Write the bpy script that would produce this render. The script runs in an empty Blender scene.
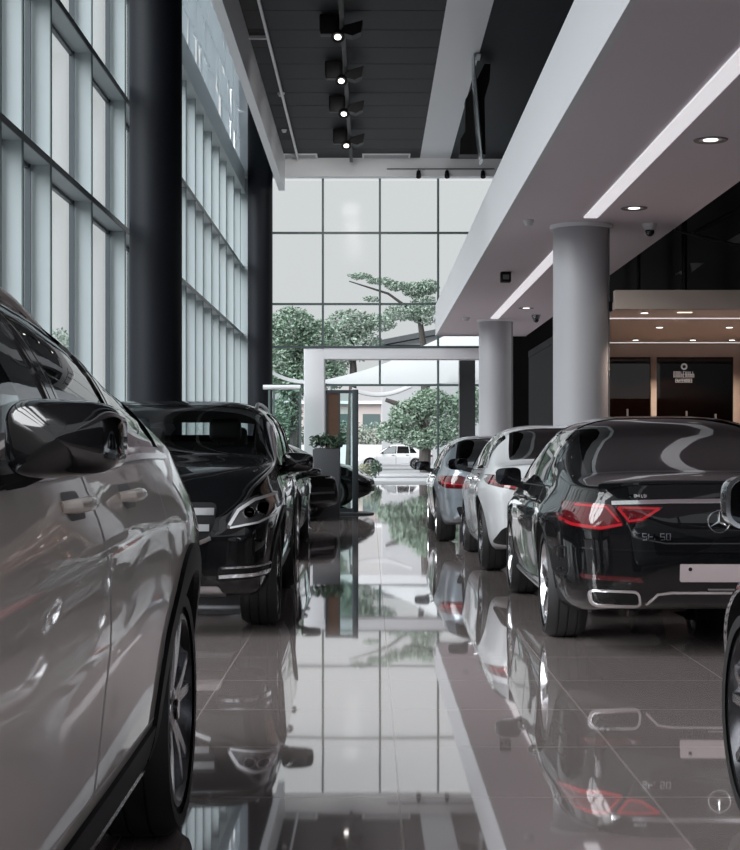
import bpy, bmesh, math, random
from mathutils import Vector, Matrix
from mathutils.bvhtree import BVHTree
from mathutils.geometry import delaunay_2d_cdt
random.seed(7)
SC = bpy.context.scene
COL = SC.collection
PI = math.pi
sin, cos, rad = math.sin, math.cos, math.radians
F, CY, VX, VY = 1500.0, 1.2, 370.0, 449.0      # focal length in pixels, eye height, vanishing point

# ------------------------------------------------------------------ materials
def mat(name, base=(.5, .5, .5), rough=.5, metal=0., coat=0., spec=.5, emit=None, estr=0., noise=0., nscale=20., bump=0., coat_r=.03):
    m = bpy.data.materials.new(name); m.use_nodes = True
    nt = m.node_tree; b = nt.nodes['Principled BSDF']
    b.inputs['Base Color'].default_value = (*base, 1)
    b.inputs['Roughness'].default_value = rough
    b.inputs['Metallic'].default_value = metal
    b.inputs['Coat Weight'].default_value = coat
    b.inputs['Coat Roughness'].default_value = coat_r
    b.inputs['Specular IOR Level'].default_value = spec
    if emit:
        b.inputs['Emission Color'].default_value = (*emit, 1); b.inputs['Emission Strength'].default_value = estr
    if noise or bump:
        tc = nt.nodes.new('ShaderNodeTexCoord'); n = nt.nodes.new('ShaderNodeTexNoise')
        n.inputs['Scale'].default_value = nscale; n.inputs['Detail'].default_value = 4
        nt.links.new(tc.outputs['Object'], n.inputs['Vector'])
        if noise:
            r = nt.nodes.new('ShaderNodeMapRange')
            r.inputs['To Min'].default_value = 1 - noise; r.inputs['To Max'].default_value = 1 + noise
            h = nt.nodes.new('ShaderNodeHueSaturation'); h.inputs['Color'].default_value = (*base, 1)
            nt.links.new(n.outputs['Fac'], r.inputs['Value']); nt.links.new(r.outputs['Result'], h.inputs['Value'])
            nt.links.new(h.outputs['Color'], b.inputs['Base Color'])
        if bump:
            bp = nt.nodes.new('ShaderNodeBump'); bp.inputs['Strength'].default_value = bump; bp.inputs['Distance'].default_value = .01
            nt.links.new(n.outputs['Fac'], bp.inputs['Height']); nt.links.new(bp.outputs['Normal'], b.inputs['Normal'])
    return m

def glass(name, tint, ior=1.45, rough=0., gcol=(1, 1, 1)):
    m = bpy.data.materials.new(name); m.use_nodes = True
    nt = m.node_tree; nt.nodes.clear()
    o = nt.nodes.new('ShaderNodeOutputMaterial'); mx = nt.nodes.new('ShaderNodeMixShader')
    t = nt.nodes.new('ShaderNodeBsdfTransparent'); t.inputs['Color'].default_value = (*tint, 1)
    g = nt.nodes.new('ShaderNodeBsdfGlossy'); g.inputs['Roughness'].default_value = rough; g.inputs['Color'].default_value = (*gcol, 1)
    f = nt.nodes.new('ShaderNodeFresnel'); f.inputs['IOR'].default_value = ior
    # the same reflectance whichever way a face is turned
    geo = nt.nodes.new('ShaderNodeNewGeometry'); ml = nt.nodes.new('ShaderNodeMix'); ml.data_type = 'FLOAT'
    ml.inputs[2].default_value = ior; ml.inputs[3].default_value = 1 / ior
    nt.links.new(geo.outputs['Backfacing'], ml.inputs[0]); nt.links.new(ml.outputs[0], f.inputs['IOR'])
    nt.links.new(f.outputs[0], mx.inputs[0]); nt.links.new(t.outputs[0], mx.inputs[1]); nt.links.new(g.outputs[0], mx.inputs[2])
    nt.links.new(mx.outputs[0], o.inputs[0])
    return m

M = {}
M['floor'] = bpy.data.materials.new('polished floor tile')
def floor_mat():
    m = M['floor']; m.use_nodes = True; nt = m.node_tree; nt.nodes.clear(); L = nt.links.new
    o = nt.nodes.new('ShaderNodeOutputMaterial'); mx = nt.nodes.new('ShaderNodeMixShader')
    d = nt.nodes.new('ShaderNodeBsdfDiffuse'); g = nt.nodes.new('ShaderNodeBsdfGlossy')
    g.inputs['Roughness'].default_value = .028; g.inputs['Color'].default_value = (.97, .96, .97, 1)
    tc = nt.nodes.new('ShaderNodeTexCoord'); mp = nt.nodes.new('ShaderNodeMapping')
    mp.inputs['Location'].default_value = (.77, .05, 0)
    br = nt.nodes.new('ShaderNodeTexBrick'); br.offset = 0; br.squash = 1
    br.inputs['Color1'].default_value = (.345, .292, .282, 1); br.inputs['Color2'].default_value = (.355, .300, .290, 1)
    br.inputs['Mortar'].default_value = (.42, .365, .35, 1); br.inputs['Scale'].default_value = 1
    br.inputs['Mortar Size'].default_value = .004; br.inputs['Brick Width'].default_value = .87; br.inputs['Row Height'].default_value = .87
    br.inputs['Bias'].default_value = 0; br.inputs['Mortar Smooth'].default_value = 0
    L(tc.outputs['Object'], mp.inputs['Vector']); L(mp.outputs[0], br.inputs['Vector'])
    L(br.outputs['Color'], d.inputs['Color'])
    n = nt.nodes.new('ShaderNodeTexNoise'); n.inputs['Scale'].default_value = 1.3; n.inputs['Detail'].default_value = 1
    L(tc.outputs['Object'], n.inputs['Vector'])
    bp = nt.nodes.new('ShaderNodeBump'); bp.inputs['Strength'].default_value = .02; bp.inputs['Distance'].default_value = .02
    L(n.outputs['Fac'], bp.inputs['Height']); L(bp.outputs[0], g.inputs['Normal'])
    lw = nt.nodes.new('ShaderNodeLayerWeight'); lw.inputs['Blend'].default_value = .5
    p = nt.nodes.new('ShaderNodeMath'); p.operation = 'POWER'; p.inputs[1].default_value = 2.6
    r = nt.nodes.new('ShaderNodeMapRange'); r.inputs['To Min'].default_value = .06; r.inputs['To Max'].default_value = 1.0
    L(lw.outputs['Facing'], p.inputs[0]); L(p.outputs[0], r.inputs['Value'])
    mm = nt.nodes.new('ShaderNodeMath'); mm.operation = 'MULTIPLY'
    inv = nt.nodes.new('ShaderNodeMapRange'); inv.inputs['To Min'].default_value = 1.; inv.inputs['To Max'].default_value = .75
    L(br.outputs['Fac'], inv.inputs['Value']); L(r.outputs[0], mm.inputs[0]); L(inv.outputs[0], mm.inputs[1])
    L(mm.outputs[0], mx.inputs[0]); L(d.outputs[0], mx.inputs[1]); L(g.outputs[0], mx.inputs[2]); L(mx.outputs[0], o.inputs[0])
floor_mat()

M['fin'] = mat('pale blue grey fin', (.42, .475, .492), .42, noise=.03, nscale=3)
M['ledge'] = mat('grey ledge', (.36, .41, .42), .5, noise=.03, nscale=3)
M['mullion'] = mat('dark mullion', (.06, .075, .085), .4)
M['mullion2'] = mat('grey green mullion', (.10, .14, .14), .4)
M['blackcol'] = mat('black column', (.006, .0075, .011), .55, spec=.18)
M['greycol'] = mat('grey column cladding', (.40, .40, .425), .4)
M['white'] = mat('white plaster', (.70, .71, .74), .6, noise=.01, nscale=2)
M['soffit'] = mat('soffit plaster', (.75, .69, .755), .65, noise=.01, nscale=2)  # white plaster tinted mauve: light bounced off the floor is put into the colour
M['ceildark'] = mat('dark ceiling panels', (.008, .0095, .0125), .7, noise=.08, nscale=1.5)
M['whitepaint'] = mat('white strip', (.82, .84, .86), .5)
M['darkwall'] = mat('dark glazed wall', (.006, .006, .007), .3, noise=.1, nscale=2)
M['beige'] = mat('beige plaster', (.36, .30, .265), .6)
M['backwall'] = mat('rear wall', (.16, .155, .16), .7)
M['black'] = mat('black plastic', (.008, .008, .009), .5, spec=.2)
M['gloss_black'] = mat('gloss black', (.006, .006, .007), .08, coat=.6)
M['rubber'] = mat('tyre rubber', (.014, .014, .015), .62, noise=.1, nscale=40)
M['chrome'] = mat('chrome', (.78, .78, .80), .10, metal=1)
M['satin'] = mat('satin aluminium', (.55, .55, .57), .28, metal=1)
M['alloy'] = mat('alloy wheel', (.62, .62, .64), .2, metal=1)
M['alloy_dark'] = mat('dark alloy', (.05, .05, .055), .25, metal=.8)
M['disc'] = mat('brake disc', (.22, .22, .23), .35, metal=1)
M['interior'] = mat('dark cabin trim', (.012, .012, .014), .7)
M['leather'] = mat('black seat leather', (.016, .016, .018), .42, bump=.1, nscale=90)
M['paint_white'] = mat('pearl white paint', (.84, .765, .71), .32, coat=1, coat_r=.02)
M['paint_white2'] = mat('white paint', (.66, .67, .69), .35, coat=1, coat_r=.02)
M['paint_black'] = mat('black paint', (.004, .0042, .005), .25, spec=.05, coat=1, coat_r=.015)
M['paint_grey'] = mat('blue grey metallic paint', (.28, .32, .36), .3, metal=.55, coat=1, coat_r=.02, noise=.02, nscale=300)
M['paint_silver'] = mat('silver metallic paint', (.38, .42, .46), .3, metal=.6, coat=1, coat_r=.02, noise=.02, nscale=300)
M['red'] = mat('red lamp lens', (.085, .005, .008), .08, coat=1)
M['red_lit'] = mat('bright red light guide', (.30, .010, .016), .15, emit=(.9, .03, .05), estr=.09, coat=1)
M['red_dark'] = mat('dark red reflector', (.045, .004, .005), .15, coat=1)
M['lens'] = mat('headlamp lens', (.09, .09, .095), .10, metal=.2, coat=1)
M['drl'] = mat('white light guide', (.75, .76, .78), .2, coat=.5)
M['plate'] = mat('blank plate', (.40, .335, .345), .5)
M['glass_clear'] = glass('cabin glass', (.80, .83, .83), 1.5)
M['glass_dark'] = glass('privacy glass', (.010, .0105, .011), 1.45)
M['glass_wall'] = glass('facade glass', (.945, .96, .96), 1.08, rough=.1)
M['glass_upper'] = glass('smoked gallery glass', (.10, .11, .12), 1.28, rough=.16, gcol=(.42, .46, .50))
M['glass_screen'] = glass('clear screen glass', (.80, .88, .87), 1.35)
M['mirror'] = mat('mirror glass', (.10, .105, .115), .02, metal=1)
M['lamp'] = mat('lamp glow', (1, 1, 1), .5, emit=(1, .97, .94), estr=.9)
M['lampwarm'] = mat('warm lamp glow', (1, 1, 1), .5, emit=(1, .86, .72), estr=1.1)
M['strip'] = mat('light strip glow', (1, 1, 1), .5, emit=(.97, .95, 1), estr=.56)
M['frost'] = mat('frosted upper panel', (.66, .70, .72), .45, noise=.10, nscale=1.2, bump=.6)
def frosted():
    m = bpy.data.materials.new('frosted glass panel'); m.use_nodes = True; nt = m.node_tree; nt.nodes.clear(); L = nt.links.new
    o = nt.nodes.new('ShaderNodeOutputMaterial'); mx = nt.nodes.new('ShaderNodeMixShader'); d = nt.nodes.new('ShaderNodeBsdfDiffuse'); tr = nt.nodes.new('ShaderNodeBsdfTranslucent')
    d.inputs[0].default_value = (.7, .74, .76, 1); tr.inputs[0].default_value = (.56, .60, .62, 1); mx.inputs[0].default_value = .6
    L(d.outputs[0], mx.inputs[1]); L(tr.outputs[0], mx.inputs[2]); L(mx.outputs[0], o.inputs[0]); return m
M['frost_glow'] = frosted()
M['speckle'] = mat('dark speckled stone', (.035, .037, .04), .3, noise=.9, nscale=45)
M['planter'] = mat('slate grey planter', (.075, .078, .088), .5)
M['leaf'] = mat('leaf', (.19, .27, .20), .6, noise=.35, nscale=2.0)
M['leaf2'] = mat('leaf dark', (.07, .12, .08), .6, noise=.4, nscale=1.5)
M['leaf3'] = mat('leaf grey green', (.26, .33, .27), .6, noise=.3, nscale=1.2)
M['bark'] = mat('bark', (.05, .045, .042), .8, noise=.3, nscale=8)
M['pave'] = mat('pale paving', (.27, .28, .29), .5, noise=.06, nscale=.6)
M['sail'] = mat('white tensile fabric', (.40, .41, .42), .7)
M['wood'] = mat('brown door wood', (.13, .07, .045), .45, noise=.2, nscale=8)
M['woodred'] = mat('dark walnut panel', (.085, .042, .030), .35, noise=.3, nscale=3)
M['sign'] = mat('white sign lettering', (.6, .6, .62), .5, emit=(.8, .8, .85), estr=.12)
M['metalgrey'] = mat('grey metal', (.16, .17, .18), .35, metal=.7)
M['bldg'] = mat('pale pink building', (.52, .46, .44), .7)
M['soil'] = mat('planting soil', (.03, .025, .02), .9)
M['blade'] = mat('brushed steel blade', (.46, .50, .52), .25, metal=.7)
M['lampbright'] = mat('bright lamp', (1, 1, 1), .5, emit=(1, .93, .88), estr=3.0)
M['void'] = mat('dark steel', (.02, .02, .022), .4, metal=.3)
M['glass_lounge'] = glass('dark lounge glass', (.34, .30, .28), 1.4)
M['leaf_y'] = mat('yellow green leaf', (.24, .26, .17), .6, noise=.3, nscale=3)
M['gallery'] = mat('dark glossy gallery ceiling', (.022, .026, .032), .6, spec=.1)
M['mattdark'] = mat('matt dark wall', (.007, .007, .008), .7, spec=.1)
M['soffit_lit'] = mat('lamplit lounge soffit', (.62, .52, .45), .6)  # beige brightened and warmed: the lamp light is put into its colour
M['seam'] = mat('door seam', (.01, .01, .011), .7)
M['seam_lt'] = mat('light door seam', (.55, .53, .52), .4)

# ------------------------------------------------------------------ object helpers
def link(name, me, parent=None, m=None):
    o = bpy.data.objects.new(name, me); COL.objects.link(o)
    if parent is not None: o.parent = parent
    if m is not None and me is not None and not me.materials: me.materials.append(m)
    return o

def obj(name, bm, m, parent=None, smooth=False, angle=None):
    me = bpy.data.meshes.new(name); bmesh.ops.recalc_face_normals(bm, faces=bm.faces[:]); bm.to_mesh(me); bm.free()
    if smooth or angle:
        me.polygons.foreach_set('use_smooth', [True] * len(me.polygons))
        me.set_sharp_from_angle(angle=rad(angle or 35))
    return link(name, me, parent, m)

def tag(o, label=None, cat=None, group=None, kind=None):
    if label: o['label'] = label
    if cat: o['category'] = cat
    if group: o['group'] = group
    if kind: o['kind'] = kind
    return o

def thing(name, loc, label, cat, rz=0, group=None):
    o = bpy.data.objects.new(name, None); COL.objects.link(o); o.empty_display_size = .2
    o.location = loc; o.rotation_euler = (0, 0, rz)
    return tag(o, label, cat, group)

def box(bm, x0, x1, y0, y1, z0, z1, bev=0):
    vs = [bm.verts.new((x, y, z)) for x in (x0, x1) for y in (y0, y1) for z in (z0, z1)]
    fs = [(0, 1, 3, 2), (4, 6, 7, 5), (0, 4, 5, 1), (2, 3, 7, 6), (0, 2, 6, 4), (1, 5, 7, 3)]
    f = [bm.faces.new([vs[i] for i in q]) for q in fs]
    if bev:
        es = list({e for q in f for e in q.edges})
        bmesh.ops.bevel(bm, geom=es, offset=bev, segments=3, profile=.5, affect='EDGES')
    return f

def bxo(name, x0, x1, y0, y1, z0, z1, m, parent=None, bev=0):
    bm = bmesh.new(); box(bm, min(x0, x1), max(x0, x1), min(y0, y1), max(y0, y1), z0, z1, bev)
    return obj(name, bm, m, parent, smooth=bev > 0)

def struct(o): o['kind'] = 'structure'; return o

def tube(bm, pts, r, seg=10, cap=True):
    pts = [Vector(p) for p in pts]; rings = []
    rs = r if isinstance(r, (list, tuple)) else [r] * len(pts)
    up = Vector((0, 0, 1))
    for i, p in enumerate(pts):
        t = (pts[min(i + 1, len(pts) - 1)] - pts[max(i - 1, 0)]).normalized()
        a = t.cross(up if abs(t.dot(up)) < .95 else Vector((1, 0, 0))).normalized(); b = t.cross(a)
        rings.append([bm.verts.new(p + rs[i] * (cos(2 * PI * k / seg) * a + sin(2 * PI * k / seg) * b)) for k in range(seg)])
    for i in range(len(rings) - 1):
        for k in range(seg):
            bm.faces.new((rings[i][k], rings[i][(k + 1) % seg], rings[i + 1][(k + 1) % seg], rings[i + 1][k]))
    if cap: bm.faces.new(rings[0][::-1]); bm.faces.new(rings[-1])

def lathe(bm, prof, axis='z', seg=32, c=(0, 0, 0)):
    """prof: list of (radius, height) along the axis; closed by caps where the radius is not 0."""
    c = Vector(c); rings = []
    def P(r, h, a):
        if axis == 'z': return c + Vector((r * cos(a), r * sin(a), h))
        if axis == 'y': return c + Vector((r * cos(a), h, r * sin(a)))
        return c + Vector((h, r * cos(a), r * sin(a)))
    for r, h in prof:
        rings.append([bm.verts.new(P(r, h, 2 * PI * k / seg)) for k in range(seg)])
    for i in range(len(rings) - 1):
        for k in range(seg):
            bm.faces.new((rings[i][k], rings[i][(k + 1) % seg], rings[i + 1][(k + 1) % seg], rings[i + 1][k]))
    return rings

def pchip(pts):
    pts = sorted(pts); xs = [p[0] for p in pts]; ys = [p[1] for p in pts]; n = len(xs)
    h = [xs[i + 1] - xs[i] for i in range(n - 1)]; dl = [(ys[i + 1] - ys[i]) / h[i] for i in range(n - 1)]
    d = [0.] * n; d[0] = dl[0]; d[-1] = dl[-1]
    for i in range(1, n - 1):
        if dl[i - 1] * dl[i] > 0:
            w1 = 2 * h[i] + h[i - 1]; w2 = h[i] + 2 * h[i - 1]; d[i] = (w1 + w2) / (w1 / dl[i - 1] + w2 / dl[i])
    def f(x):
        if x <= xs[0]: return ys[0]
        if x >= xs[-1]: return ys[-1]
        i = 0
        while x > xs[i + 1]: i += 1
        t = (x - xs[i]) / h[i]; t2 = t * t; t3 = t2 * t
        return (2 * t3 - 3 * t2 + 1) * ys[i] + (t3 - 2 * t2 + t) * h[i] * d[i] + (-2 * t3 + 3 * t2) * ys[i + 1] + (t3 - t2) * h[i] * d[i + 1]
    return f

# ------------------------------------------------------------------ car builder (local frame: x forward, y left, z up)
class Car: pass

def loft(S, inner=False):
    """Closed skin of the car: cross sections along x."""
    xR, xF = S.xR, S.xF; er = .10
    if inner: xa, xb = S.cab
    else: xa, xb = xR, xF
    st = []
    if inner:
        n = 50; st = [xa + (xb - xa) * i / n for i in range(n + 1)]
    else:
        ends = [er * (1 - cos(PI / 2 * k / 9)) for k in range(1, 10)]
        st += [xR + e for e in ends]
        n = int((xF - xR - 2 * er) / .03)
        st += [xR + er + (xF - xR - 2 * er) * i / n for i in range(1, n)]
        st += [xF - e for e in reversed(ends)]
    rings = []
    for x in st:
        zt = S.top(x); zb = min(S.belt(x), zt - .03); zl = S.low(x); w = S.W * S.plan(x); T = S.T
        if inner: zt -= .045; zl = .36; w -= .07; zb = min(zb, zt - .01)
        d = min(x - xR, xF - x); e = 1
        if not inner and d < er: q = 1 - d / er; e = max(.03, (1 - q ** 2.8) ** (1 / 2.8))
        zc = (zl + zb) / 2; sec = []
        for k in (0, .3, .6, .82): sec.append((w * .88 * k, zl))
        NS = 24
        for i in range(NS):
            t = i / NS; z = zl + (zb - zl) * t
            y = w * S.prof(t)
            for xw, am in S.flare:
                y += am * math.exp(-((x - xw) / .36) ** 2) * math.exp(-((t - .62) / .28) ** 2)
            sec.append((y, z))
        NU = 28; y1 = w * S.prof(1)
        for k in range(NU + 1):
            a = PI / 2 * k / NU; c_ = max(cos(a), 0) ** (2 / S.n); s_ = sin(a) ** (2 / S.n)
            z = zb + (zt - zb) * s_
            sec.append((y1 * c_ * (1 - T * (z - zb) / .55) if k < NU else 0., z))
        ring = []
        for y, z in sec:
            zz = zc + (z - zc) * e; yy = y * e
            xx = x
            if not inner:
                fr = max(0, 1 - (x - xR) / .55); ff = max(0, 1 - (xF - x) / .55)
                xx += S.rshear(zz) * fr * fr * (3 - 2 * fr) - S.fshear(zz) * ff * ff * (3 - 2 * ff)
            ring.append((xx, yy, zz))
        full = ring + [(p[0], -p[1], p[2]) for p in reversed(ring[1:-1])]
        rings.append(full)
    m = len(rings[0]); V = [p for r in rings for p in r]; FC = []
    for i in range(len(rings) - 1):
        for k in range(m):
            k2 = (k + 1) % m; FC.append((i * m + k, i * m + k2, (i + 1) * m + k2, (i + 1) * m + k))
    for i, s in ((0, 1), (len(rings) - 1, -1)):
        c = Vector((0, 0, 0))
        for p in rings[i]: c += Vector(p)
        c /= m; V.append(tuple(c)); ci = len(V) - 1
        for k in range(m):
            k2 = (k + 1) % m; FC.append((ci, i * m + k2, i * m + k) if s > 0 else (ci, i * m + k, i * m + k2))
    me = bpy.data.meshes.new('skin'); me.from_pydata(V, [], FC)
    bm = bmesh.new(); bm.from_mesh(me); bmesh.ops.recalc_face_normals(bm, faces=bm.faces[:]); bm.to_mesh(me); bm.free()
    return me

def skin_tree(me):
    bm = bmesh.new(); bm.from_mesh(me); bmesh.ops.triangulate(bm, faces=bm.faces[:]); bm.verts.ensure_lookup_table()
    bm.normal_update(); bm.faces.ensure_lookup_table()
    V = [v.co.copy() for v in bm.verts]; N = [v.normal.copy() for v in bm.verts]; T = [tuple(v.index for v in f.verts) for f in bm.faces]
    bm.free(); tree = BVHTree.FromPolygons(V, T)
    def nrm(p, i):
        a, b, c = T[i]; A, B, C = V[a], V[b], V[c]
        v0, v1, v2 = B - A, C - A, p - A
        d00, d01, d11, d20, d21 = v0.dot(v0), v0.dot(v1), v1.dot(v1), v2.dot(v0), v2.dot(v1); dn = d00 * d11 - d01 * d01
        if abs(dn) < 1e-14: return N[a]
        v = (d11 * d20 - d01 * d21) / dn; w = (d00 * d21 - d01 * d20) / dn
        return (N[a] * (1 - v - w) + N[b] * v + N[c] * w).normalized()
    return tree, nrm

def to3(axis, a, b):
    """A 2-D point and the direction it is projected along: L/R sides use (x,z), F/B ends use (y,z), T top uses (x,y)."""
    if axis == 'L': return Vector((a, 3, b)), Vector((0, -1, 0))
    if axis == 'R': return Vector((a, -3, b)), Vector((0, 1, 0))
    if axis == 'F': return Vector((6, a, b)), Vector((-1, 0, 0))
    if axis == 'B': return Vector((-6, a, b)), Vector((1, 0, 0))
    return Vector((a, b, 4)), Vector((0, 0, -1))

def proj(C, axis, a, b):
    o, d = to3(axis, a, b); p, n, i, _ = C.tree.ray_cast(o, d)
    if p is None:
        o2 = o + d * (3 if axis in 'LR' else 6 if axis in 'FB' else 3)
        p, n, i, _ = C.tree.find_nearest(o + d * (2.1 if axis in 'LR' else 3.6 if axis in 'FB' else 2.8))
    return p, C.nrm(p, i)

def inside(p, poly):
    x, y = p; r = False; n = len(poly)
    for i in range(n):
        x1, y1 = poly[i]; x2, y2 = poly[i - 1]
        if (y1 > y) != (y2 > y) and x < (x2 - x1) * (y - y1) / (y2 - y1) + x1: r = not r
    return r

def rpoly(pts, r=.03, seg=5):
    out = []; n = len(pts)
    for i in range(n):
        p0, p, p1 = Vector(pts[i - 1]), Vector(pts[i]), Vector(pts[(i + 1) % n])
        a, b = p0 - p, p1 - p; q = min(r, a.length * .45, b.length * .45)
        if q < 1e-4: out.append(tuple(p)); continue
        A = p + a.normalized() * q; B = p + b.normalized() * q
        for k in range(seg + 1):
            t = k / seg; out.append(tuple(A * (1 - t) ** 2 + p * 2 * t * (1 - t) + B * t * t))
    return out

def dense(pts, step, closed=True):
    out = []; n = len(pts)
    for i in range(n if closed else n - 1):
        a, b = Vector(pts[i]), Vector(pts[(i + 1) % n]); k = max(1, int((b - a).length / step))
        out += [tuple(a.lerp(b, j / k)) for j in range(k)]
    if not closed: out.append(tuple(pts[-1]))
    return out

def mesh_n(name, V, N, FC, m, parent):
    """A smooth mesh whose shading follows the given vertex normals."""
    me = bpy.data.meshes.new(name); me.from_pydata(V, [], FC); me.materials.append(m)
    flip = 0
    for p in me.polygons:
        q = Vector((0, 0, 0))
        for i in p.vertices: q += N[i]
        flip += 1 if p.normal.dot(q) < 0 else -1
    if flip > 0: me.flip_normals()
    me.polygons.foreach_set('use_smooth', [True] * len(me.polygons))
    me.normals_split_custom_set_from_vertices([tuple(n) for n in N])
    return link(name, me, parent)

def patch(C, name, axis, poly, m, off=.002, step=.035, parent=None, skirt=.006):
    poly = dense(poly, step); xs = [p[0] for p in poly]; ys = [p[1] for p in poly]
    P = [Vector(p) for p in poly]; n = len(P)
    x = min(xs) + step / 2
    while x < max(xs):
        y = min(ys) + step / 2
        while y < max(ys):
            if inside((x, y), poly) and min((Vector((x, y)) - q).length for q in P) > step * .45: P.append(Vector((x, y)))
            y += step
        x += step
    r = delaunay_2d_cdt(P, [], [list(range(n))], 1, 1e-6)
    V, N = [], []
    for q in r[0]:
        p, nn = proj(C, axis, q[0], q[1]); V.append(p + nn * off); N.append(nn)
    FC = [tuple(f) for f in r[2]]
    if skirt:
        cnt = {}
        for f in FC:
            for i in range(len(f)):
                e = (f[i], f[(i + 1) % len(f)]); cnt[tuple(sorted(e))] = cnt.get(tuple(sorted(e)), []) + [e]
        low = {}
        def lo(i):
            if i not in low: V.append(V[i] - N[i] * (abs(off) + skirt)); N.append(N[i]); low[i] = len(V) - 1
            return low[i]
        for k, e in list(cnt.items()):
            if len(e) == 1: a, b = e[0]; FC.append((b, a, lo(a), lo(b)))
    return mesh_n(name, [tuple(v) for v in V], N, FC, m, parent or C.root)

def strip(C, name, axis, path, w, m, off=.003, closed=False, step=.03, parent=None, lift=.004):
    """A raised ribbon laid on the skin along a 2-D path."""
    path = dense(path, step, closed); n = len(path); V, N, FC = [], [], []
    for i in range(n):
        p = Vector(path[i]); a = Vector(path[i - 1] if closed or i > 0 else path[i]); b = Vector(path[(i + 1) % n] if closed or i < n - 1 else path[i])
        t = (b - a); t = t.normalized() if t.length > 1e-9 else Vector((1, 0)); s = Vector((-t.y, t.x)) * (w / 2)
        A, na = proj(C, axis, *(p + s)); Bp, nb = proj(C, axis, *(p - s))
        nn = (na + nb).normalized()
        V += [A - na * .004, A + na * off, Bp + nb * off, Bp - nb * .004]; N += [na, na, nb, nb]
    for i in range(n if closed else n - 1):
        j = (i + 1) % n
        for k in range(3): FC.append((i * 4 + k, i * 4 + k + 1, j * 4 + k + 1, j * 4 + k))
    return mesh_n(name, [tuple(v) for v in V], N, FC, m, parent or C.root)

def prism(bm, poly, axis, lo, hi):
    def P(a, b, h):
        return (a, h, b) if axis == 'y' else ((h, a, b) if axis == 'x' else (a, b, h))
    A = [bm.verts.new(P(a, b, lo)) for a, b in poly]; B = [bm.verts.new(P(a, b, hi)) for a, b in poly]
    n = len(poly)
    bm.faces.new(A[::-1]); bm.faces.new(B)
    for i in range(n): bm.faces.new((A[i], A[(i + 1) % n], B[(i + 1) % n], B[i]))

def cutter(bm):
    bmesh.ops.recalc_face_normals(bm, faces=bm.faces[:]); me = bpy.data.meshes.new('cut'); bm.to_mesh(me); bm.free()
    return me

def carve(C, skin, cutters, m, m2):
    for me in [skin] + cutters:
        me.materials.clear(); me.materials.append(m); me.materials.append(m2)
    skin.polygons.foreach_set('material_index', [0] * len(skin.polygons))
    for c in cutters: c.polygons.foreach_set('material_index', [1] * len(c.polygons))
    o = bpy.data.objects.new('carve', skin); COL.objects.link(o); extra = []
    for c in cutters:
        k = bpy.data.objects.new('carve_tool', c); COL.objects.link(k); extra.append(k)
        md = o.modifiers.new('b', 'BOOLEAN'); md.operation = 'DIFFERENCE'; md.object = k
        try: md.solver = 'MANIFOLD'
        except Exception: md.solver = 'EXACT'
    dg = bpy.context.evaluated_depsgraph_get(); dg.update()
    me = bpy.data.meshes.new_from_object(o.evaluated_get(dg), preserve_all_data_layers=True, depsgraph=dg)
    if len(me.polygons) < 500:
        for md in o.modifiers: md.solver = 'EXACT'
        dg.update(); me = bpy.data.meshes.new_from_object(o.evaluated_get(dg), preserve_all_data_layers=True, depsgraph=dg)
    for k in extra: bpy.data.objects.remove(k)
    bpy.data.objects.remove(o)
    me.polygons.foreach_set('use_smooth', [True] * len(me.polygons))
    ln = []
    for p in me.polygons:
        for vi in p.vertices:
            v = me.vertices[vi].co; q, n, i, d = C.tree.find_nearest(v)
            if d < 5e-4 and p.material_index == 0:
                s = C.nrm(q, i); ln.append(tuple(s if s.dot(p.normal) > .5 else p.normal))
            else: ln.append(tuple(p.normal))
    me.normals_split_custom_set(ln)
    return me

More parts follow.
